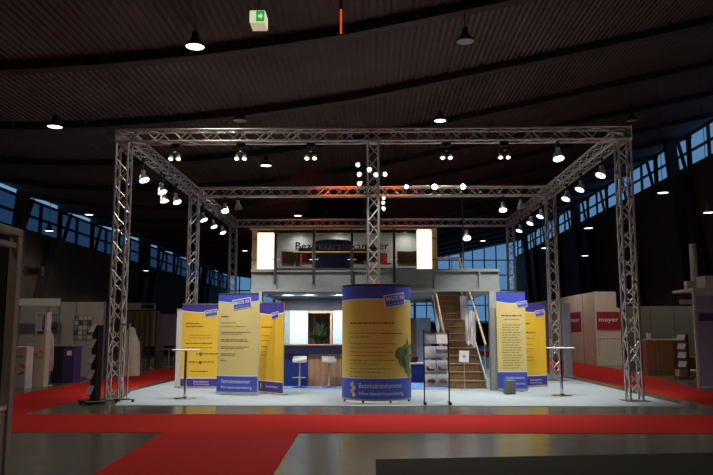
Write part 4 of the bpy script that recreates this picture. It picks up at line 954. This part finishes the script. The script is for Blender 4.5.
t = thing('cup', 'white beaker standing on the wooden counter', 'cup', (9.55, 9.45, 1.221)); MB().lathe([(.06, 0), (.085, .20), (.075, .20), (.055, .015), (.001, .01)], 16, cap=False).build('body', 'paper', t, True)
t = thing('low_box', 'low pale box on the floor behind the right booth frame', 'box', (10.35, 8.2, 0)); MB().box((-.35, -.2, 0), (.45, .3, .20), bev=.01).build('body', 'beige', t); MB().box((-.36, -.21, .20), (.46, .31, .23), bev=.006).build('lid', 'offwhite', t)
t = thing('side_cabinet', 'dark red cabinet behind the brown leaflet stand', 'cabinet', (11.1, 9.9, 0)); MB().box((-.3, 0, 0), (.9, .5, .55)).build('body', 'brown', t); MB().box((-.32, -.02, .55), (.92, .52, .59)).build('cabinet_top', 'brown', t)
booth_wall('dark back wall of the booth behind the wooden counter', (9.9, 12.4, 0), (13.5, 12.46, 2.45), 'charcoal')
t = thing('exhibition_booth', 'pale booth front with dim lilac panel at the right edge', 'booth', (9.3, 3.6, 0))
MB().box((-.74, 0, 0), (-.66, .08, 2.62), bev=.006).build('post', 'boothgrey', t); 
MB().box((-.74, .085, 2.55), (2.0, 1.3, 2.62)).build('roof_panel', 'boothgrey', t); MB().box((1.9, 1.2, 0), (1.98, 1.28, 2.55)).build('post', 'boothgrey', t); MB().box((-.655, .0, 2.42), (2.0, .08, 2.62), bev=.004).build('top_rail', 'beige', t); MB().box((-.655, .03, .05), (2.0, .06, 2.41)).build('infill_panel', 'purplepanel', t); MB().box((-.655, .0, 0), (2.0, .08, .05)).build('bottom_rail', 'boothgrey', t)
MB().box((-.655, .015, 2.0), (2.0, .028, 2.06)).build('cross_rail', 'boothgrey', t)
mb = MB(); mb.box((-.6, .02, 1.75), (1.9, .029, 1.95)); mb.build('dim_header', 'purple', t)
MB().box((-1.09, .02, 2.19), (-.755, .05, 2.32)).build('name_plate', 'signgrey', t); MB().tube((-.755, .035, 2.25), (-.738, .035, 2.25), .01, 8).build('bracket', 'dark', t)
t = thing('carton', 'large pale carton on top of the right booth frame', 'box', (9.3, 4.2, 2.625)); MB().box((-.22, -.2, 0), (.5, .3, .36), bev=.01).build('body', 'offwhite', t); MB().box((-.22, -.03, .361), (.5, .03, .363)).build('tape', 'beige', t)
t = thing('carton', 'small grey carton on the left corner of the right booth frame', 'box', (8.74, 4.2, 2.625)); MB().box((-.10, -.1, 0), (.10, .1, .22), bev=.01).build('body', 'boothgrey', t); MB().box((-.10, -.02, .221), (.10, .02, .223)).build('tape', 'beige', t)
MB_ = MB().tube((9.35, 5.2, 0), (9.35, 5.2, 4.0), .10, 14).build('column', 'boothgrey', None, True); tag(MB_, 'pale round pipe column rising behind the right booth frame', 'column')
